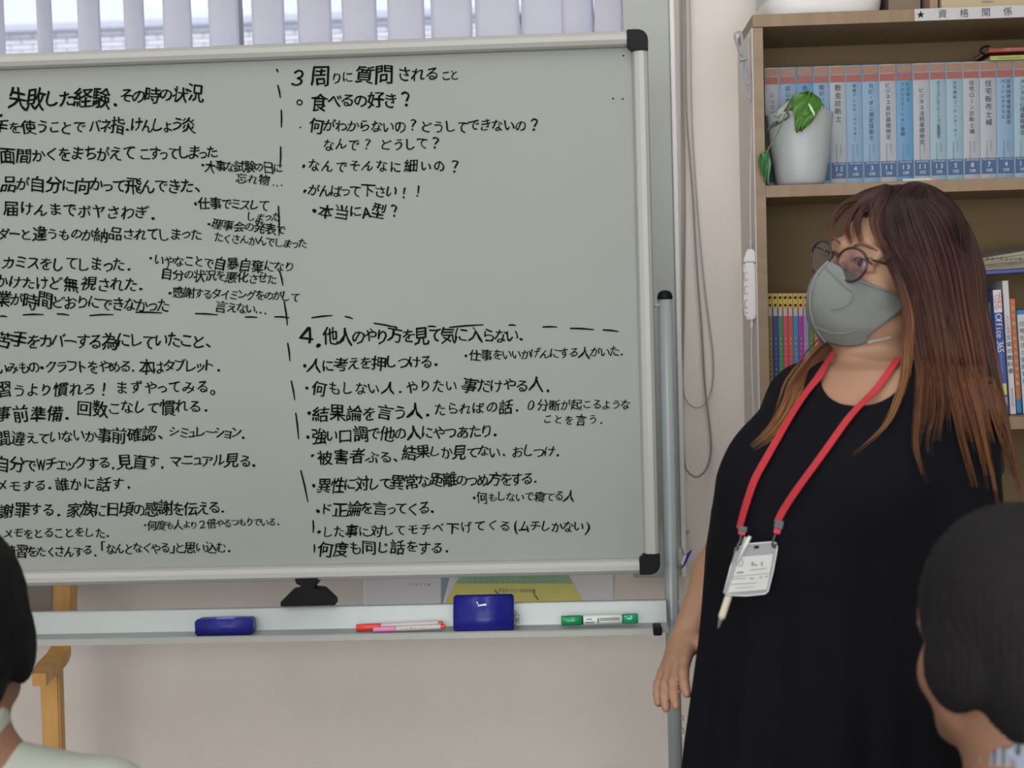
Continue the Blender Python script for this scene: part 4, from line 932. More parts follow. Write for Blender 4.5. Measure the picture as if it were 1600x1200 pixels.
Y0 = 2.05; YAW = math.radians(45)
def zz_(py): return P(1300, py, Y0).z
def ringp(py, px, a, b, dy=0):
    q = P(px, py, Y0 + dy); return (q.z, q.x, q.y, a, b)
rings = [ringp(562, 1376, .06, .10), ringp(575, 1374, .083, .135), ringp(600, 1371, .104, .165), ringp(650, 1360, .128, .178), ringp(700, 1344, .150, .182), ringp(740, 1326, .164, .186), ringp(800, 1310, .174, .188),
         ringp(857, 1301, .176, .188), ringp(900, 1297, .174, .188), ringp(1000, 1292, .178, .192), ringp(1200, 1290, .198, .212)]
zl = 1.43 - (1200 - 487) / 1073
qx, qy = rings[-1][1], rings[-1][2]
rings += [(.32, qx, qy, .235, .25)]
H1 = Frame3(P(1393, 424, 2.08), math.radians(57), math.radians(12), math.radians(-12))
wo = empty('person', (qx, qy, 0), 'woman in black dress, grey mask and glasses with long reddish-brown hair beside whiteboard', 'person')
neckb = Vector(P(1374, 588, 2.075))
shR = P(1268, 618, 2.155); shL = P(1494, 640, 1.945)
elR = P(1172, 800, 2.27); wrR = P(1070, 1000, 2.20)
elL = P(1500, 868, 1.95); wrL = P(1560, 1050, 1.86)
S = SDF((-.18 + .28, 1.70, -.01), (.82, 2.46, 1.66), .0042)
S.lo = np.array((.10, 1.66, -.01)); S = SDF((.10, 1.66, -.01), (.84, 2.46, 1.66), .0042)
head_sdf(S, H1, tuple(neckb))
S.loft([(z, x, y, a - .012, b - .012) for z, x, y, a, b in rings if z > .55], YAW, .03)
for sh, sd in ((shR, 1), (shL, 1)): S.cap(neckb + Vector((0, 0, -.035)), sh + Vector((0, 0, -.012)), .045, .042, .04)
def arm_(S, sh, el, wr, k=.02):
    S.cap(sh, el, .047, .041, k); S.cap(el, (el + wr) / 2, .041, .038, k); S.cap((el + wr) / 2, wr, .038, .0235, k)
arm_(S, shR + Vector((0, 0, -.015)), elR, wrR); arm_(S, shL + Vector((0, 0, -.015)), elL, wrL)
def hand(S, wr, dirv, side, nrm, sc=1.0, curl=.35, mirror=1, k=.008):
    """dirv: towards fingers; side: towards the thumb; nrm: palm side"""
    d = Vector(dirv).normalized(); s = Vector(side); s = (s - d * s.dot(d)).normalized(); n = Vector(nrm); n = (n - d * n.dot(d) - s * n.dot(s)).normalized()
    w = Vector(wr)
    pt = lambda a, b, c=0: w + d * a * sc + s * b * sc + n * c * sc
    for b, e in ((.024, .078), (.008, .082), (-.008, .079), (-.023, .072)):
        S.cap(pt(.012, b * .7), pt(e, b), .0135 * sc, .0095 * sc, .012)
    S.cap(pt(.01, 0), pt(.06, 0), .018 * sc, .012 * sc, .015)
    for b, e, L, sp in ((.024, .078, .070, .10), (.008, .082, .078, .02), (-.008, .079, .073, -.05), (-.023, .072, .058, -.13)):
        p = pt(e, b); dd = d + s * sp; dd.normalize(); r = .0088 * sc; ang = curl * .5
        for f_, rr in ((.45, .0086), (.30, .0078), (.25, .0068)):
            v = dd * math.cos(ang) + n * math.sin(ang); q = p + v * L * f_ * sc
            S.cap(p, q, r, rr * sc, .0035); p = q; r = rr * sc; ang += curl
    p = pt(.018, .022, .004); v = (d * .55 + s * .75 + n * .35).normalized(); q = p + v * .04 * sc; S.cap(p, q, .015 * sc, .0105 * sc, .012)
    v = (d * .85 + s * .35 + n * .35).normalized(); q2 = q + v * .030 * sc; S.cap(q, q2, .0105 * sc, .0092 * sc, .004); q3 = q2 + (v + d * .2).normalized() * .024 * sc; S.cap(q2, q3, .0092 * sc, .0075 * sc, .003)
ftip = P(1033, 1092, 2.06)
hand(S, wrR, ftip - wrR, Vector((.12, -1, 0)), Vector((1, .1, .1)), 1.0, .22)
hand(S, wrL, wrL - elL + Vector((0, -.04, 0)), Vector((-.7, -.5, 0)), Vector((-.3, .8, 0)), .95, .3)
for sg in (-1, 1):
    hp = Vector((qx, qy, .72)) + Vector((math.cos(YAW), -math.sin(YAW), 0)) * .085 * sg
    kn = hp + Vector((0, 0, -.30)); an = kn + Vector((.01, .02, -.34)); S.cap(hp, kn, .085, .058, .03); S.cap(kn, an, .056, .036, .02)
bo, bv, bf = sdf_obj('body', S, M_skin, wo)
# shoes
for sg in (-1, 1):
    an = Vector((qx + .01, qy + .02, .05)) + Vector((math.cos(YAW), -math.sin(YAW), 0)) * .085 * sg
    fw = Vector((-math.sin(YAW), -math.cos(YAW), 0)); S2 = SDF(an + Vector((-.25, -.25, -.06)), an + Vector((.15, .15, .06)), .005)
    S2.cap(an + fw * -.02 + Vector((0, 0, -.008)), an + fw * .13 + Vector((0, 0, -.02)), .042, .034, .02); S2.ell(an + Vector((0, 0, .04)), (.036, .036, .04), .01, 'sub')
    sdf_obj('shoe', S2, mat('black_shoe', (25, 24, 26), .5), wo)
# dress
D = SDF((.10, 1.66, .28), (.84, 2.46, 1.42), .0048)
D.loft(rings, YAW, .02, fold=.045, nf=8, fz=(zz_(1150), zz_(740)))
for sh in (shR, shL): D.cap(neckb + Vector((0, 0, -.032)), sh + Vector((0, 0, -.010)), .050, .050, .03)
fwv = Vector((-math.sin(YAW), -math.cos(YAW), 0)); sdv = Vector((math.cos(YAW), -math.sin(YAW), 0))
for sg in (-1, 1):
    c_ = P(1330, 735, 2.05); c_ = c_ + fwv * .085 + sdv * .065 * sg; D.ell(c_, (.075, .075, .075), .06)
dL = (elL - shL); D.cap(shL + Vector((0, 0, -.01)), shL + dL * .92, .052, .062, .03)
dR = (elR - shR); D.cap(shR + Vector((0, 0, -.01)), shR + dR * .75, .058, .062, .03)
hem = shL + dL * .98; D.ell(hem + dL.normalized() * .04, (.058, .058, .05), .01, 'sub')
# neckline
nk = P(1345, 566, 1.98)
D.ell(nk, (.062, .085, .068), .006, 'sub'); D.cap(neckb + Vector((0, 0, .0)), neckb + Vector((0, 0, .12)), .064, .07, .01, 'sub')
do, dv_, df = sdf_obj('dress', D, M_dress, wo)
T_all = BVHTree.FromPolygons([Vector(v) for v in np.concatenate([dv_, bv])], [tuple(f) for f in np.concatenate([df, bf + len(dv_)])])
def on_body(px, py, off=.003, fb=None):
    d = ray(px, py).normalized(); h = T_all.ray_cast(EYE, d, 4)
    if h[0] is None: return P(px, py, fb or 2.0), Vector((0, -1, 0))
    n = h[1] if h[1].dot(d) < 0 else -h[1]
    return h[0] + n * off, n

# face details: eyes
M_eyew = mat('eye_white', (140, 124, 114), .3); M_iris = mat('dark_iris', (40, 26, 20), .2); M_lash = mat('eyelash_brown', (58, 38, 32), .7)
for sg in (-1, 1):
    ec = H1(sg * .031, .0815, -.002)
    Mx = Matrix((tuple(H1.L), tuple(H1.F), tuple(H1.U))).transposed().to_4x4()
    o = lathe('eye', [(.0005, -.0118), (.006, -.0102), (.0102, -.006), (.0118, 0), (.0102, .006), (.006, .0102), (.0005, .0118)], ec, M_eyew, wo, 16, Mx)
    Mi = Matrix((tuple(H1.L), tuple(H1.U * -1), tuple(H1.F))).transposed().to_4x4()
    lathe('iris', [(.0056, .0104), (.005, .0112), (.0025, .0119), (.0003, .012)], ec + H1.U * .001, M_iris, o, 16, Mi)
    tube('eyelash', smooth_path([H1(sg * (.018), .0925, .001), H1(sg * .031, .0955, .0058), H1(sg * .046, .0835, .001)], 4), .0012, M_lash, wo, 6)
    tube('eyebrow', smooth_path([H1(sg * .014, .0975, .019), H1(sg * .03, .0975, .0245), H1(sg * .048, .083, .021)], 4), [.0012] + [.0022] * 6 + [.001] * 2, mat('eyebrow_brown', (92, 60, 48), .9), wo, 6, flat=.6)

# mask: pleatless three-dimensional mask
M_mask = mat('grey_mask_cloth', (106, 111, 109), .9, bump=1.0, bscale=22, noise=.05, nscale=9)
ctr = [(0, .120, -.010), (0, .133, -.030), (0, .136, -.056), (0, .127, -.083), (0, .109, -.105), (0, .082, -.123)]
mid = [(.030, .100, -.018), (.034, .109, -.038), (.036, .112, -.062), (.035, .105, -.09), (.032, .094, -.106), (.028, .074, -.121)]
mid2 = [(.054, .070, -.027), (.056, .074, -.045), (.057, .078, -.065), (.054, .080, -.088), (.047, .076, -.102), (.040, .064, -.116)]
out = [(.0755, .026, -.036), (.075, .030, -.048), (.072, .044, -.064), (.067, .056, -.080), (.059, .062, -.094), (.050, .058, -.109)]
rows = []
for r in range(6):
    L_ = [Vector(out[r]), Vector(mid2[r]), Vector(mid[r]), Vector(ctr[r])]
    full = [Vector((-p.x, p.y, p.z)) for p in L_] + [L_[2], L_[1], L_[0]]
    rows.append(smooth_path(full, 5))
cols_ = list(zip(*rows)); cols_ = [smooth_path(list(c), 4) for c in cols_]
V = [H1(*p) for c in cols_ for p in c]; nr = len(cols_[0]); Fc = []
for i in range(len(cols_) - 1):
    for j in range(nr - 1): Fc.append((i * nr + j, (i + 1) * nr + j, (i + 1) * nr + j + 1, i * nr + j + 1))
T_b = BVHTree.FromPolygons([Vector(v) for v in bv], [tuple(f) for f in bf])
for i_, v_ in enumerate(V):
    h_b = T_b.find_nearest(v_)
    if h_b[0] is not None:
        sd_ = (v_ - h_b[0]).dot(h_b[1]); 
        if sd_ < .003: V[i_] = h_b[0] + h_b[1] * .003
mk = from_arr('face_mask', V, Fc, M_mask, wo, True); md = mk.modifiers.new('t', 'SOLIDIFY'); md.thickness = .0018; md.offset = 1
T_m = BVHTree.FromPolygons([Vector(v) for v in V], [tuple(f) for f in Fc])
for cr_ in (((1290, 418), (1303, 430), (1316, 443), (1331, 456)), ((1334, 456), (1330, 470), (1316, 480), (1298, 484)), ((1274, 510), (1294, 519), (1318, 521), (1342, 514)), ((1345, 441), (1370, 450), (1392, 456))):
    pp = []
    for q_ in smooth_path([Vector((x, y, 0)) for x, y in cr_], 4):
        d_ = ray(q_.x, q_.y).normalized(); h_ = T_m.ray_cast(EYE, d_, 4)
        if h_[0] is not None: pp.append(EYE + d_ * (h_[3] - .0015))
    if len(pp) > 3: tube('mask_crease', pp, [.0004] + [.0011] * (len(pp) - 2) + [.0004], M_mask, mk, 8, flat=1.0)
M_loop = mat('mask_strap', (150, 152, 148), .9)
def ribbon(name, pts, nrms, w, m, parent, th=.0009):
    V = []; Fc = []; N = len(pts)
    for i, p in enumerate(pts):
        t = (Vector(pts[min(i + 1, N - 1)]) - Vector(pts[max(i - 1, 0)])).normalized(); n = Vector(nrms[i]); s = t.cross(n).normalized(); ww = w[i] if hasattr(w, '__len__') else w
        for a_, b_ in ((-1, 0), (1, 0), (1, 1), (-1, 1)): V.append(Vector(p) + s * a_ * ww / 2 + n * b_ * th)
    for i in range(N - 1):
        for k in range(4): Fc.append((4 * i + k, 4 * i + (k + 1) % 4, 4 * i + 4 + (k + 1) % 4, 4 * i + 4 + k))
    Fc += [(3, 2, 1, 0), tuple(4 * N - 4 + k for k in range(4))]
    return from_arr(name, V, Fc, m, parent, False)
for sg in (-1, 1):
    pts = smooth_path([H1(sg * .0765, .030, -.040), H1(sg * .082, .012, -.030), H1(sg * .088, -.012, -.01), H1(sg * .086, -.026, -.022), H1(sg * .084, -.018, -.05), H1(sg * .072, .012, -.08), H1(sg * .054, .058, -.106)], 4)
    ribbon('mask_strap', pts, [H1.L * sg] * len(pts), .004, M_loop, wo)
ribbon('mask_seam', [H1(*p) + H1.F * .0022 for p in smooth_path([Vector(c) for c in ctr], 4)], [H1.L] * 21, .0016, mat('mask_seam_pale', (132, 137, 135), .9), wo)

# hair
M_hair = bpy.data.materials.new('reddish_brown_hair'); M_hair.use_nodes = True; nt = M_hair.node_tree; b = nt.nodes['Principled BSDF']
at = nt.nodes.new('ShaderNodeAttribute'); at.attribute_name = 'along'; cr = nt.nodes.new('ShaderNodeValToRGB'); el = cr.color_ramp.elements
el[0].position = 0; el[0].color = (*lin((28, 18, 20)), 1); el[1].position = 1; el[1].color = (*lin((126, 90, 52)), 1)
for p_, c_ in ((.25, (44, 24, 24)), (.5, (68, 38, 30)), (.78, (98, 60, 37))):
    e_ = el.new(p_); e_.color = (*lin(c_), 1)
geo = nt.nodes.new('ShaderNodeNewGeometry'); mm = nt.nodes.new('ShaderNodeMath'); mm.operation = 'MULTIPLY_ADD'; mm.inputs[1].default_value = .46; mm.inputs[2].default_value = -.22
ad = nt.nodes.new('ShaderNodeMath'); ad.operation = 'ADD'
nt.links.new(geo.outputs['Random Per Island'], mm.inputs[0]); nt.links.new(mm.outputs[0], ad.inputs[0]); nt.links.new(at.outputs['Fac'], ad.inputs[1]); nt.links.new(ad.outputs[0], cr.inputs[0]); nt.links.new(cr.outputs[0], b.inputs['Base Color'])
b.inputs['Roughness'].default_value = .5; b.inputs['Specular IOR Level'].default_value = .3
# scalp cap (dark core under the strands)
HE = (.083, .103, .108)      # semi axes about (0,-.008,.022)
HC = H1(0, -.010, .022)
def hit_cap(px, py, grow=1.0, lift=0):
    d = ray(px, py).normalized(); o = EYE - HC; r = [HE[i] * grow + lift for i in range(3)]
    od = Vector((o.dot(H1.L) / r[0], o.dot(H1.F) / r[1], o.dot(H1.U) / r[2])); dd = Vector((d.dot(H1.L) / r[0], d.dot(H1.F) / r[1], d.dot(H1.U) / r[2]))
    A_, B_, C_ = dd.dot(dd), 2 * od.dot(dd), od.dot(od) - 1; disc = B_ * B_ - 4 * A_ * C_
    if disc >= 0: t = (-B_ - math.sqrt(disc)) / (2 * A_)
    else: t = -B_ / (2 * A_)
    return EYE + d * t
K = SDF(H1.o + Vector((-.2, -.2, -.34)), H1.o + Vector((.24, .24, .17)), .005)
K.ell(HC, tuple(v - .006 for v in HE), 0, 'add', H1.M)
K.ell(H1(0, -.035, -.03), (.070, .068, .085), .03, 'add', H1.M)
K.cap(H1(.035, -.06, -.03), P(1500, 640, 2.05), .062, .055, .04); K.cap(H1(-.02, -.07, -.03), P(1450, 620, 2.19), .06, .05, .04); K.cap(P(1500, 560, 2.03), P(1545, 730, 2.06), .035, .022, .03)
K.cap(H1(.068, -.02, -.01), P(1470, 600, 1.985), .022, .018, .03)
K.ell(H1(0, .085, -.035), (.072, .085, .092), .012, 'sub', H1.M); K.ell(H1(0, .05, -.12), (.064, .075, .07), .012, 'sub', H1.M)
K.ell(H1(.03, .075, .02), (.05, .05, .036), .01, 'sub', H1.M)
K.cap(H1(0, .0, -.08), neckb + Vector((-.01, -.02, -.08)), .064, .07, .01, 'sub')
hc_, hv, hf = sdf_obj('hair_underlayer', K, mat('dark_hair_core', (30, 19, 20), .8, bump=.6, bscale=220, stretch=(1, 1, .08)), wo)
tag(hc_, 'dark hair beneath the long strands')

SV = []; SF = []; SA = []
def strand(pts, w, a0=0, a1=1, flat=.35, n=5, taper=.9):
    N = len(pts); rads = [w * (1 - taper * max(0, (i / (N - 1) - .6) / .4) ** 1.2) * (0.12 + .88 * min(1, i / 4)) for i in range(N)]
    v, f = tube_arr(pts, rads, n, False, False, flat); o = len(SV)
    SV.extend(v); SF.extend([tuple(i + o for i in q) for q in f])
    for i in range(N): SA.extend([a0 + (a1 - a0) * i / (N - 1)] * n)
def flush(name, label=None):
    global SV, SF, SA
    me = bpy.data.meshes.new(name); me.from_pydata([tuple(v) for v in SV], [], SF); at_ = me.attributes.new('along', 'FLOAT', 'POINT'); at_.data.foreach_set('value', np.array(SA, np.float32))
    o = link_mesh(name, me, M_hair, wo, True); o['kind'] = 'stuff'
    if label: o['label'] = label
    SV, SF, SA = [], [], []; return o
def guide(pts):
    out = []
    for i, p in enumerate(pts):
        out.append(hit_cap(p[0], p[1], 1.0, .004) if len(p) == 2 else P(p[0], p[1], p[2]))
    return smooth_path(out, 3)
GS = [guide(g) for g in (
 [(1390, 290), (1374, 318), (1368, 350), (1376, 385), (1398, 415, 1.985), (1416, 455, 1.97), (1426, 520, 1.955), (1434, 580, 1.945), (1428, 650, 1.925), (1426, 700, 1.92), (1436, 738, 1.92), (1454, 774, 1.925)],
 [(1396, 289), (1396, 318), (1400, 352), (1412, 390), (1428, 430, 1.965), (1442, 475, 1.95), (1453, 530, 1.94), (1462, 590, 1.93), (1464, 640, 1.915), (1452, 690, 1.91), (1463, 745, 1.905), (1479, 800, 1.905)],
 [(1402, 288), (1418, 315), (1430, 352), (1444, 392), (1456, 432, 1.965), (1466, 480, 1.95), (1475, 530, 1.94), (1483, 590, 1.93), (1494, 640, 1.915), (1508, 690, 1.905), (1522, 740, 1.90), (1535, 795, 1.90)],
 [(1408, 288), (1440, 318), (1460, 352), (1474, 392), (1484, 435, 1.99), (1492, 480, 1.975), (1502, 530, 1.965), (1514, 590, 1.955), (1528, 640, 1.945), (1540, 690, 1.935), (1552, 745, 1.93), (1564, 808, 1.93)],
 [(1414, 289), (1462, 314), (1490, 350), (1505, 395, 2.06), (1512, 435, 2.04), (1516, 480, 2.02), (1526, 530, 2.00), (1538, 590, 1.99), (1551, 640, 1.98), (1566, 690, 1.975), (1584, 745, 1.97), (1602, 812, 1.97)],
 [(1420, 290), (1476, 314), (1508, 350, 2.11), (1524, 395, 2.10), (1532, 435, 2.09), (1535, 480, 2.075), (1544, 530, 2.06), (1556, 590, 2.05), (1568, 640, 2.045), (1580, 690, 2.04), (1592, 745, 2.04), (1606, 806, 2.04)],
 [(1420, 291), (1472, 312, 2.17), (1506, 350, 2.18), (1522, 395, 2.17), (1530, 435, 2.16), (1532, 480, 2.15), (1541, 530, 2.14), (1552, 590, 2.13), (1562, 640, 2.12), (1572, 690, 2.11), (1582, 735, 2.11), (1590, 770, 2.11)])]
NG = len(GS)
def interp_guides(G, u):
    f = u * (len(G) - 1); i = min(int(f), len(G) - 2); t = f - i; return [G[i][k] * (1 - t) + G[i + 1][k] * t for k in range(len(G[0]))]
def lift_(p, off):
    d = (p - EYE); L = d.length; d.normalize(); h = T_all.ray_cast(EYE, d, 4)
    if h[0] is not None and h[3] < L + off: return EYE + d * (h[3] - off)
    return p
NCL = 17
clen = [RNG.uniform(.78, 1.0) for k in range(NCL)]
clu = [(k + .5) / NCL for k in range(NCL)]
for s in range(1500):
    u = RNG.uniform(0, 1) if s < 1000 else RNG.uniform(.6, 1); k = min(range(NCL), key=lambda i: abs(clu[i] - u + RNG.normal(0, .008)))
    A_ = interp_guides(GS, u); B_ = interp_guides(GS, clu[k]); cc_ = RNG.uniform(.82, 1.0); end = clen[k] * RNG.uniform(.84, 1.0)
    N = len(A_); jd = Vector((RNG.normal(0, .0025), RNG.uniform(-.006, .012), RNG.normal(0, .002))); ph = RNG.uniform(0, 6.28); am = RNG.uniform(.0005, .003)
    pts = []; jdep = RNG.uniform(0, .012)
    for i in range(N):
        t = i / (N - 1); c_ = cc_ * min(1, max(0, (t - .35) / .5)) ** 1.2
        p = A_[i] * (1 - c_) + B_[i] * c_ + jd * (min(1, t * 3) * (1 - .5 * t)); p = p + RT * (am * math.sin(7 * t + ph) * t * 1.6) + Vector((0, -.004 + .002 * ((k * 5) % 3), 0)) * t
        pts.append(lift_(p, .006 + .006 * jd.y * 50 * .1 + jdep) if t > .3 else p)
    n2 = max(6, int(N * end)); strand(pts[:n2], RNG.uniform(.0009, .0019), 0 + RNG.uniform(0, .12), (n2 / N) * .88 + .05)
# back layer for fullness
for s in range(260):
    u = RNG.uniform(.35, 1); A_ = interp_guides(GS, u); dpt = RNG.uniform(.04, .16); pts = []
    for i, p in enumerate(A_):
        t = i / (len(A_) - 1); pts.append(p + (p - EYE).normalized() * dpt * min(1, t * 3) - RT * RNG.uniform(0, .001))
    strand(pts[:int(len(pts) * RNG.uniform(.75, .95))], RNG.uniform(.0016, .003), .05, .8)
# bangs and curtain over the brow
def surf(px, py, l=.006):
    p = hit_cap(px, py, 1.0, l); return p
BG = [[surf(x, y) for x, y in g] for g in (
 [(1384, 290), (1352, 299), (1325, 315), (1306, 336), (1295, 356), (1289, 372)],
 [(1386, 291), (1358, 303), (1334, 320), (1316, 340), (1305, 358), (1300, 372)],
 [(1388, 291), (1362, 306), (1340, 323), (1327, 344), (1324, 362), (1330, 384)],
 [(1391, 292), (1368, 309), (1350, 326), (1340, 345), (1340, 365), (1349, 387)],
 [(1394, 292), (1376, 312), (1364, 332), (1362, 352), (1372, 378), (1386, 400)],
 [(1396, 292), (1386, 315), (1376, 338), (1376, 362), (1388, 388), (1410, 416)])]
BG = [smooth_path(g, 4) for g in BG]
for s in range(330):
    r = RNG.uniform()
    u = (RNG.uniform(0, .10) if r < .22 else RNG.normal(.42, .03) if r < .42 else RNG.normal(.60, .02) if r < .54 else RNG.uniform(.80, 1.0)); u = min(max(u, 0), 1)
    full_u = RNG.uniform(0, 1)
    A_ = interp_guides(BG, u); B_ = interp_guides(BG, full_u); N = len(A_); pts = []
    jx = RNG.normal(0, .0012)
    for i in range(N):
        t = i / (N - 1); c_ = max(0, 1 - t * 2.2); p = A_[i] * (1 - c_) + B_[i] * c_; pts.append(p + (p - HC).normalized() * (.002 * math.sin(s) + .001) + RT * jx)
    strand(pts[:max(6, int(N * RNG.uniform(.82, 1)))], RNG.uniform(.0008, .0017), .12, .62)
for s in range(150):   # thick brow-side curtain from the parting over the temple
    A_ = interp_guides(BG, RNG.uniform(.86, 1)); tail = [P(1416 + RNG.normal(0, 4), 455, 1.968), P(1424 + RNG.normal(0, 5), 520, 1.955)]
    pts = smooth_path([A_[i] for i in range(0, len(A_), 4)] + tail, 3); strand(pts, RNG.uniform(.001, .0019), .1, .5)
for s in range(320):   # strands running over the crown
    u = RNG.uniform(0, 1); a_ = RNG.uniform(-1.3, 1.3); t1_ = RNG.uniform(.7, 1.7); pts = []
    for t in np.linspace(0, 1, 12):
        th = -.15 + t1_ * t; l = math.sin(th) * math.cos(a_); f_ = -math.sin(th) * math.sin(a_); up_ = math.cos(th)
        pts.append(HC + H1.L * l * (HE[0] + .004) + H1.F * (f_ * (HE[1] + .004) ) + H1.U * up_ * (HE[2] + .004))
    strand(pts, RNG.uniform(.0006, .0012), 0, .22, taper=.97)
for s in range(120):   # far side of the head, hanging to the neck
    a_ = RNG.uniform(2.2, 3.3); pts = []
    for t in np.linspace(0, 1, 8):
        th = .1 + 1.5 * t; pts.append(HC + H1.L * math.sin(th) * math.cos(a_) * (HE[0] + .004) - H1.F * math.sin(th) * math.sin(a_) * (HE[1] + .002) + H1.U * math.cos(th) * (HE[2] + .003))
    e_ = pts[-1]; pts += [e_ + Vector((0, 0, -.06)), e_ + Vector((.0, .01, -.14))]
    strand(smooth_path(pts, 2), RNG.uniform(.0014, .0024), 0, .6)
flush('hair', 'long straight hair, dark at the crown and lighter towards the ends')
def lock(path, n, wd, name, a0, a1, label, off=.006):
    base = []
    for p in path:
        if len(p) == 3: base.append((P(*p), Vector((0, -1, 0))))
        else: base.append(on_body(p[0], p[1], off))
    b_ = smooth_path([q[0] for q in base], 3); N = len(b_)
    for s in range(n):
        o_ = RNG.normal(0, 1); d_ = RNG.uniform(0, 1); ph = RNG.uniform(0, 6.28); pts = []
        for i, p in enumerate(b_):
            t = i / (N - 1); wdt = wd * (math.sin(PI * min(1, .25 + .75 * t)) ** .7 * .9 + .1) if wd else 0
            tt = (b_[min(i + 1, N - 1)] - b_[max(i - 1, 0)]).normalized(); sv = tt.cross(FW).normalized()
            pts.append(p + sv * (o_ * wdt * .5 + .0015 * math.sin(6 * t + ph)) - FW * d_ * .006)
        strand(pts[:max(5, int(N * RNG.uniform(.62, 1)))], RNG.uniform(.0008, .0016), a0, a1, taper=.97)
    return flush(name, label)
lock([(1312, 534, 2.08), (1288, 556, 2.08), (1268, 582, 2.06), (1250, 612), (1234, 645), (1208, 680), (1168, 712)], 130, .017, 'hair_lock', .62, 1.0, 'golden brown lock falling over the far shoulder')
lock([(1386, 404, 1.975), (1400, 432, 1.966), (1412, 465, 1.958), (1420, 505, 1.952), (1417, 545, 1.95), (1414, 585, 1.94), (1405, 622), (1388, 660), (1360, 690), (1321, 721)], 60, .0070, 'hair_lock', .15, 1.25, 'single blond lock curving over the chest')

# glasses
gg = empty('eyeglasses', H1(0, .115, 0), 'round dark tortoiseshell glasses worn above the grey mask', 'glasses')
M_rim = mat('tortoiseshell', (26, 13, 12), .3, rgb2=(50, 26, 18), nscale=60)
M_lens = bpy.data.materials.new('clear_lens'); M_lens.use_nodes = True; nt = M_lens.node_tree; nt.nodes.remove(nt.nodes['Principled BSDF'])
tr = nt.nodes.new('ShaderNodeBsdfTransparent'); tr.inputs[0].default_value = (.93, .90, .95, 1); gl = nt.nodes.new('ShaderNodeBsdfGlossy'); gl.inputs['Roughness'].default_value = .03; gl.inputs[0].default_value = (.85, .78, 1, 1)
mx_ = nt.nodes.new('ShaderNodeMixShader'); lw = nt.nodes.new('ShaderNodeFresnel'); lw.inputs[0].default_value = 1.7
nt.links.new(lw.outputs[0], mx_.inputs[0]); nt.links.new(tr.outputs[0], mx_.inputs[1]); nt.links.new(gl.outputs[0], mx_.inputs[2]); nt.links.new(mx_.outputs[0], nt.nodes['Material Output'].inputs[0])
gy = .114
def lensring(sg, k=1.0, n=28):
    out = []
    for t in np.linspace(0, 2 * PI, n + 1)[:-1]:
        x = .0255 * math.cos(t) * k; z = (.0225 if math.sin(t) > 0 else .0245) * math.sin(t) * k
        x *= 1 + .06 * math.sin(t)
        out.append(H1(sg * .0335 + x, gy - .16 * abs(sg * .0335 + x) * 1.0 + .06 * z, z - .006))
    return out
for sg in (-1, 1):
    v, f = tube_arr(lensring(sg), .0019, 8, True); rim_ = from_arr('rim', v, f, M_rim, gg, True)
    Rg = lensring(sg, .96); c_ = sum(Rg, Vector()) / len(Rg) + H1.F * .0015
    from_arr('lens', Rg + [c_], [(i, (i + 1) % len(Rg), len(Rg)) for i in range(len(Rg))], M_lens, rim_, True)
    hx = H1(sg * .060, gy - .16 * .06 + .001, .006)
    box('hinge', H1(sg * .060, gy - .011, .006) - Vector((.003, .003, .0028)), H1(sg * .060, gy - .011, .006) + Vector((.003, .003, .0028)), M_rim, gg, bev=.001)
    tp = smooth_path([H1(sg * .062, gy - .012, .006), H1(sg * .068, gy - .03, .006), H1(sg * .078, .04, .002), H1(sg * .083, .0, -.002), H1(sg * .083, -.018, -.014)], 4)
    tm_ = tube('temple', tp, .0017, M_rim, gg, 8)
    tube('temple_ring', [tp[5], tp[5] + (tp[6] - tp[5]).normalized() * .0018], .0022, mat('silver_trim', (190, 185, 180), .3, metal=.7), tm_, 10)
    tube('nose_pad', [H1(sg * .010, gy - .006, -.008), H1(sg * .011, gy - .012, -.012), H1(sg * .0115, gy - .014, -.018)], [.001, .0014, .0026], mat('clear_pad', (180, 160, 150), .3), gg, 8)
tube('bridge', smooth_path([H1(-.0095, gy - .002, .002), H1(0, gy + .002, .0055), H1(.0095, gy - .002, .002)], 5), .0014, M_rim, gg, 8)

# lanyard with badge
ly = empty('lanyard', on_body(1300, 700)[0], 'red neck lanyard with clear badge holder hanging on the black dress', 'lanyard')
M_strap = mat('red_strap', (160, 32, 42), .7, bump=.3, bscale=400)
def strap(px, w, nm='strap', m=M_strap, off=.0045):
    pts = []; ns = []
    for i in range(len(px) - 1):
        for k in range(4):
            t = k / 4; x = px[i][0] * (1 - t) + px[i + 1][0] * t; y = px[i][1] * (1 - t) + px[i + 1][1] * t; p, n = on_body(x, y, off); pts.append(p); ns.append(n)
    p, n = on_body(*px[-1], off); pts.append(p); ns.append(n)
    # smooth
    for _ in range(3):
        pts = [pts[0]] + [(pts[i - 1] + pts[i] * 2 + pts[i + 1]) / 4 for i in range(1, len(pts) - 1)] + [pts[-1]]; ns = [ns[0]] + [(ns[i - 1] + ns[i] * 2 + ns[i + 1]).normalized() for i in range(1, len(ns) - 1)] + [ns[-1]]
    pts = [p + n * .002 for p, n in zip(pts, ns)]
    return ribbon(nm, pts, ns, w, m, ly, .0012), pts
_, p1 = strap([(1310, 552), (1290, 580), (1272, 606), (1240, 652), (1205, 713), (1182, 752), (1169, 795), (1161, 826)], .0118)
_, p2 = strap([(1404, 566), (1388, 590), (1369, 616), (1332, 652), (1300, 698), (1270, 739), (1242, 776), (1226, 801), (1218, 818)], .0105)
M_cl = mat('dark_clip', (44, 48, 52), .4)
bY = min(on_body(x, y)[0].y for x, y in ((1150, 865), (1205, 865), (1190, 925), (1140, 925), (1170, 890))) - .010
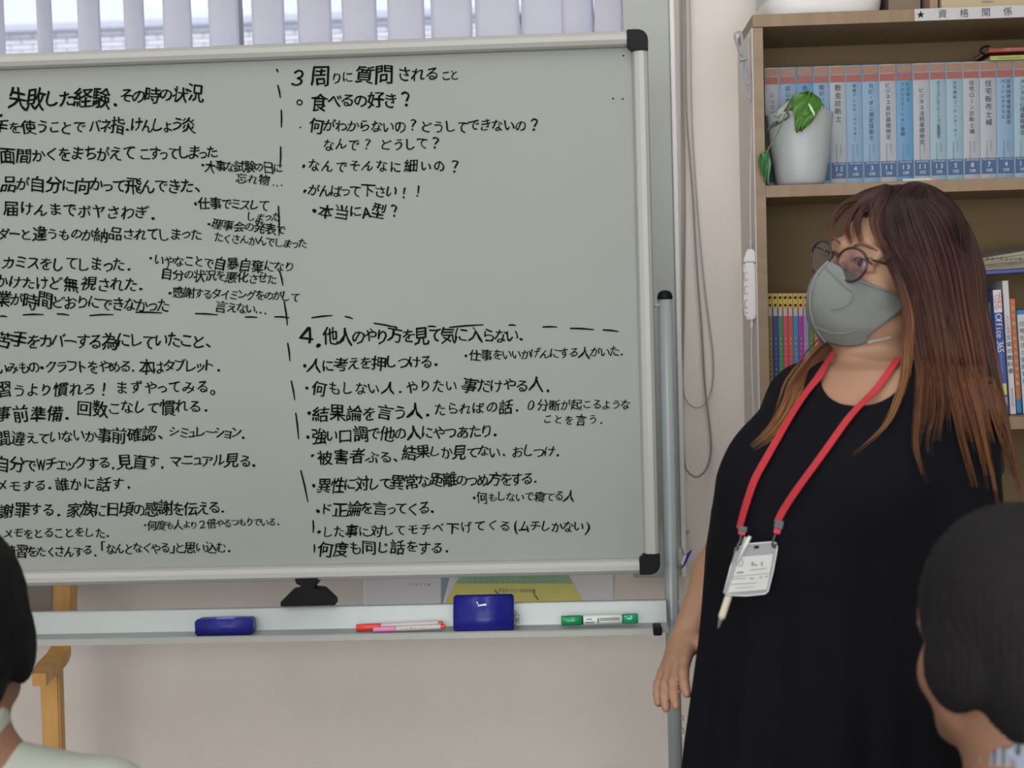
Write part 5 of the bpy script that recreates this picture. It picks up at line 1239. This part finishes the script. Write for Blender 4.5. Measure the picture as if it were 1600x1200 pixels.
for (x0, y0, x1, y1) in ((1161, 822, 1158, 835), (1218, 813, 1213, 833)):
    q0 = P(x0, y0, bY + .004); q1 = P(x1, y1, bY)
    ribbon('strap_collar', [q0, q0 * .4 + q1 * .6], [Vector((0, -1, 0))] * 2, .0115, mat('grey_collar', (70, 72, 78), .5), ly, .003)
    ribbon('strap_tab', [q0 * .35 + q1 * .65, q1], [Vector((0, -1, 0))] * 2, .009, mat('magenta_tab', (176, 30, 66), .6), ly, .0025)
tube('swivel_clip', smooth_path([P(1158, 835, bY), P(1157, 845, bY), P(1153, 852, bY), P(1151, 860, bY)]), .0022, M_cl, ly, 8)
tube('swivel_clip', smooth_path([P(1213, 832, bY), P(1209, 842, bY), P(1207, 850, bY), P(1210, 855, bY), P(1213, 849, bY)]), .0018, M_cl, ly, 8)
HP = [(1149, 857), (1168, 850), (1208, 847), (1213, 849), (1214.5, 856), (1208, 892), (1200, 924), (1195, 928), (1165, 931), (1134, 930), (1131, 926), (1142, 885)]
M_hold = mat('clear_holder_plastic', (170, 176, 178), .2, coat=.5, alpha=.55)
prism('badge_holder', [P(x, y, bY) for x, y in HP], (0, .002, 0), M_hold, ly, bev=.0005)
v, f = tube_arr([P(x, y, bY) for x, y in HP], .0011, 6, True); from_arr('holder_rim', v, f, mat('holder_edge', (186, 190, 190), .3), ly, True)
prism('badge_card', [P(x, y, bY - .0006) for x, y in ((1156, 870), (1208, 866), (1198, 921), (1137, 926))], (0, .0004, 0), mat('card_white', (186, 188, 186), .6), ly)
prism('holder_slot', [P(x, y, bY - .0007) for x, y in ((1178, 853), (1186, 852.5), (1185.5, 857), (1178.5, 857.5))], (0, .0004, 0), M_black, ly)
M_fp = mat('faint_print', (128, 130, 134), .8)
for x0, y0, x1, y1, h in ((1174, 881, 1178, 881, 6), (1179, 883, 1183, 883, 3), (1189, 881, 1192, 881, 6), (1172, 891, 1197, 888, 1.2), (1151, 895, 1162, 894, 3), (1144, 901, 1202, 896, .8), (1143, 905, 1166, 903, 1), (1172, 904, 1178, 904, 2), (1187, 902, 1191, 902, 2), (1196, 901, 1199, 901, 2), (1142, 913, 1182, 911, 1), (1150, 919, 1178, 917, .8)):
    prism('card_print', [P(x0, y0 - h / 2, bY - .0012), P(x1, y1 - h / 2, bY - .0012), P(x1, y1 + h / 2, bY - .0012), P(x0, y0 + h / 2, bY - .0012)], (0, .0003, 0), M_fp, ly)
v, f = tube_arr([P(1157 + 4 * math.cos(t), 879 + 6 * math.sin(t), bY - .0012) for t in np.linspace(0, 2 * PI, 15)[:-1]], .0004, 5, True); from_arr('card_emblem', v, f, M_fp, ly)
pn = empty('ballpoint_pen', P(1140, 930, bY), 'white ballpoint pen clipped behind the badge, tip pointing down', 'pen')
a = P(1168, 840, bY + .006); b_ = P(1122, 982, bY + .006); d = b_ - a; up_ = lambda t: a + d * t
tube('barrel', [up_(0), up_(.005), up_(.62), up_(.86), up_(.885)], [.0038, .0046, .0050, .0052, .0046], mat('ivory_barrel', (186, 182, 162), .4), pn, 14)
tube('tip', [up_(.885), up_(.90), up_(.985), up_(1)], [.0042, .0036, .0015, .0007], mat('steel_tip', (140, 140, 142), .3, metal=.7), pn, 12)
tube('pocket_clip', [P(1172, 838, bY - .004), P(1166, 850, bY - .005), P(1151, 880, bY - .004)], [.0024, .0028, .0018], M_hold2 if 'M_hold2' in globals() else mat('clip_plastic', (190, 196, 198), .2, coat=.4), pn, 8)

# listeners in the foreground, seen from behind
def listener(label, hpx, Y, yaw, pitch, shirt, hair, byaw, roll=0):
    Hh = Frame3(P(hpx[0], hpx[1], Y), yaw, pitch, roll)
    cx, cy, cz = Hh.o; e = empty('person', (cx, cy, 0), label, 'person')
    nb = Hh(0, -.035, -.142); tw = Frame3(nb, byaw, 0); 
    S = SDF((cx - .34, cy - .30, .30), (cx + .34, cy + .48, cz + .15), .0065)
    head_sdf(S, Hh, tuple(nb), .060)
    T = lambda x, y, z: tw(x, y, z)
    rg = [(nb.z - .03, 0, .06, .08), (nb.z - .07, 0, .085, .15), (nb.z - .14, .005, .105, .185), (nb.z - .3, .01, .115, .165), (.46, .0, .13, .17), (.44, .0, .12, .16)]
    R_ = [(z, *T(0, f_, 0)[:2], a_ - .006, b__ - .006) for z, f_, a_, b__ in rg]
    S.loft(R_, byaw, .03); S.cap(nb, T(0, 0, -.06), .062, .07, .03)
    for sg in (-1, 1):
        sh = T(sg * .17, 0, -.068); el = T(sg * .20, .06, -.33); wr = T(sg * .12, .27, -.40)
        S.cap(T(sg * .03, 0, -.03), sh, .05, .048, .04); S.cap(sh, el, .047, .04, .02); S.cap(el, wr, .038, .026, .02)
        hand(S, wr, T(sg * .08, .36, -.42) - wr, tw.L * -sg, Vector((0, 0, -1)), .95, .25)
        hp = T(sg * .09, .0, 0); hp.z = .52; kn = hp + tw.F * .40; kn.z = .50; S.cap(hp, kn, .08, .058, .03)
        an = kn + Vector((0, 0, -.40)) + tw.F * .03
    sdf_obj('body', S, M_skin2, e)
    # trousers with legs down to shoes
    tr_ = SDF((cx - .34, cy - .3, .04), (cx + .34, cy + .62, .64), .009)
    for sg in (-1, 1):
        hp = T(sg * .09, .0, 0); hp.z = .52; kn = hp + tw.F * .41; kn.z = .50; an = kn + tw.F * .02; an.z = .10
        tr_.cap(hp, kn, .092, .07, .03); tr_.cap(kn, an, .068, .05, .03)
        S3 = SDF(an + Vector((-.16, -.1, -.1)), an + Vector((.16, .26, .05)), .007); S3.cap(an + tw.F * -.02 + Vector((0, 0, -.055)), an + tw.F * .14 + Vector((0, 0, -.06)), .043, .036, .02); sdf_obj('shoe', S3, mat('dark_shoe', (34, 32, 32), .6), e)
    tr_.cap(T(-.06, 0, 0).lerp(T(-.06, 0, 0), 0) * 1 + Vector((0, 0, .54 - nb.z)), T(.06, 0, 0) + Vector((0, 0, .54 - nb.z)), .11, .11, .03)
    sdf_obj('trousers', tr_, mat('dark_trousers', (44, 46, 54), .9), e)
    D_ = SDF((cx - .34, cy - .30, .42), (cx + .34, cy + .4, cz), .0065)
    D_.loft([(z, *T(0, f_, 0)[:2], a_ + .004, b__ + .004) for z, f_, a_, b__ in rg], byaw, .03, fold=.012, nf=6, fz=(nb.z - .25, nb.z - .1))
    for sg in (-1, 1):
        sh = T(sg * .17, 0, -.068); el = T(sg * .20, .06, -.33); D_.cap(T(sg * .03, 0, -.03), sh, .058, .058, .04); D_.cap(sh, sh.lerp(el, .8), .058, .056, .02)
    D_.cap(T(0, -.004, -.02), T(0, .004, .036), .072, .068, .012)       # collar
    D_.cap(T(0, 0, -.03), T(0, .02, .10), .0615, .0615, .004, 'sub')
    sdf_obj('shirt', D_, shirt, e)
    Hr = SDF(Hh(0, 0, 0) - Vector((.16, .16, .2)), Hh(0, 0, 0) + Vector((.16, .16, .18)), .0042)
    Hr.ell(Hh(0, -.012, .026), (.088, .108, .110), 0, 'add', Hh.M); Hr.ell(Hh(0, -.055, -.04), (.070, .06, .075), .03, 'add', Hh.M)
    Hr.ell(Hh(0, .10, -.03), (.068, .085, .085), .012, 'sub', Hh.M); Hr.ell(Hh(0, .03, -.13), (.085, .07, .085), .015, 'sub', Hh.M); Hr.cap(Hh(0, -.02, -.13), nb, .062, .07, .012, 'sub')
    for sg in (-1, 1): Hr.ell(Hh(sg * .078, -.002, -.022), (.016, .040, .044), .012, 'add', Hh.M)
    V, F = Hr.mesh(); c_ = np.array(Hh(0, -.01, .02)); dd = V - c_; ll = np.linalg.norm(dd, axis=1, keepdims=True); n_ = dd / ll
    az = np.arctan2(dd @ np.array(Hh.L), dd @ np.array(Hh.F)); V = V + n_ * (.0003 * np.sin(34 * az + 6 * np.sin(dd[:, 2] * 60)) + .0007 * np.sin(71 * az + 3))[:, None]
    me = bpy.data.meshes.new('hair'); me.from_pydata(V.tolist(), [], F.tolist()); me.update(); link_mesh('hair', me, hair, e, True)
    return e, Hh
M_hb = mat('black_hair', (17, 16, 18), .65, bump=.5, bscale=260, stretch=(1, 1, .15), spec=.12)
M_hb2 = mat('black_hair_soft', (24, 23, 25), .65, bump=.5, bscale=260, stretch=(1, 1, .15), spec=.12)
l1, h1_ = listener('listener seen from behind at the left edge, short black hair and pale shirt', (-78, 985), 1.58, PI - .18, 0, mat('pale_grey_shirt', (150, 156, 146), .9, bump=.1), M_hb, PI - .1)
l2, h2_ = listener('listener with dark bobbed hair at the right edge in front of the woman', (1580, 994), 1.42, PI - .5, 0, mat('blue_grey_shirt', (126, 134, 148), .9, bump=.1), M_hb2, PI - 1.0)
# stools under the listeners
def stool(hh, lab):
    x, y = hh.o.x, hh.o.y; e = empty('stool', (x, y, 0), lab, 'stool', 'stools under the listeners')
    lathe('seat', [(.05, 0), (.17, 0), (.18, .01), (.18, .03), (.17, .04), (.02, .04)], (x, y, .385), mat('seat_vinyl', (70, 74, 84), .6), e, 24)
    for a_ in range(4):
        t = PI / 4 + a_ * PI / 2; tube('leg', [(x + .12 * math.cos(t), y + .12 * math.sin(t), .387), (x + .19 * math.cos(t), y + .19 * math.sin(t), .0)], .011, M_alu, e, 10)
stool(h1_, 'round stool carrying the left listener'); stool(h2_, 'round stool carrying the right listener')
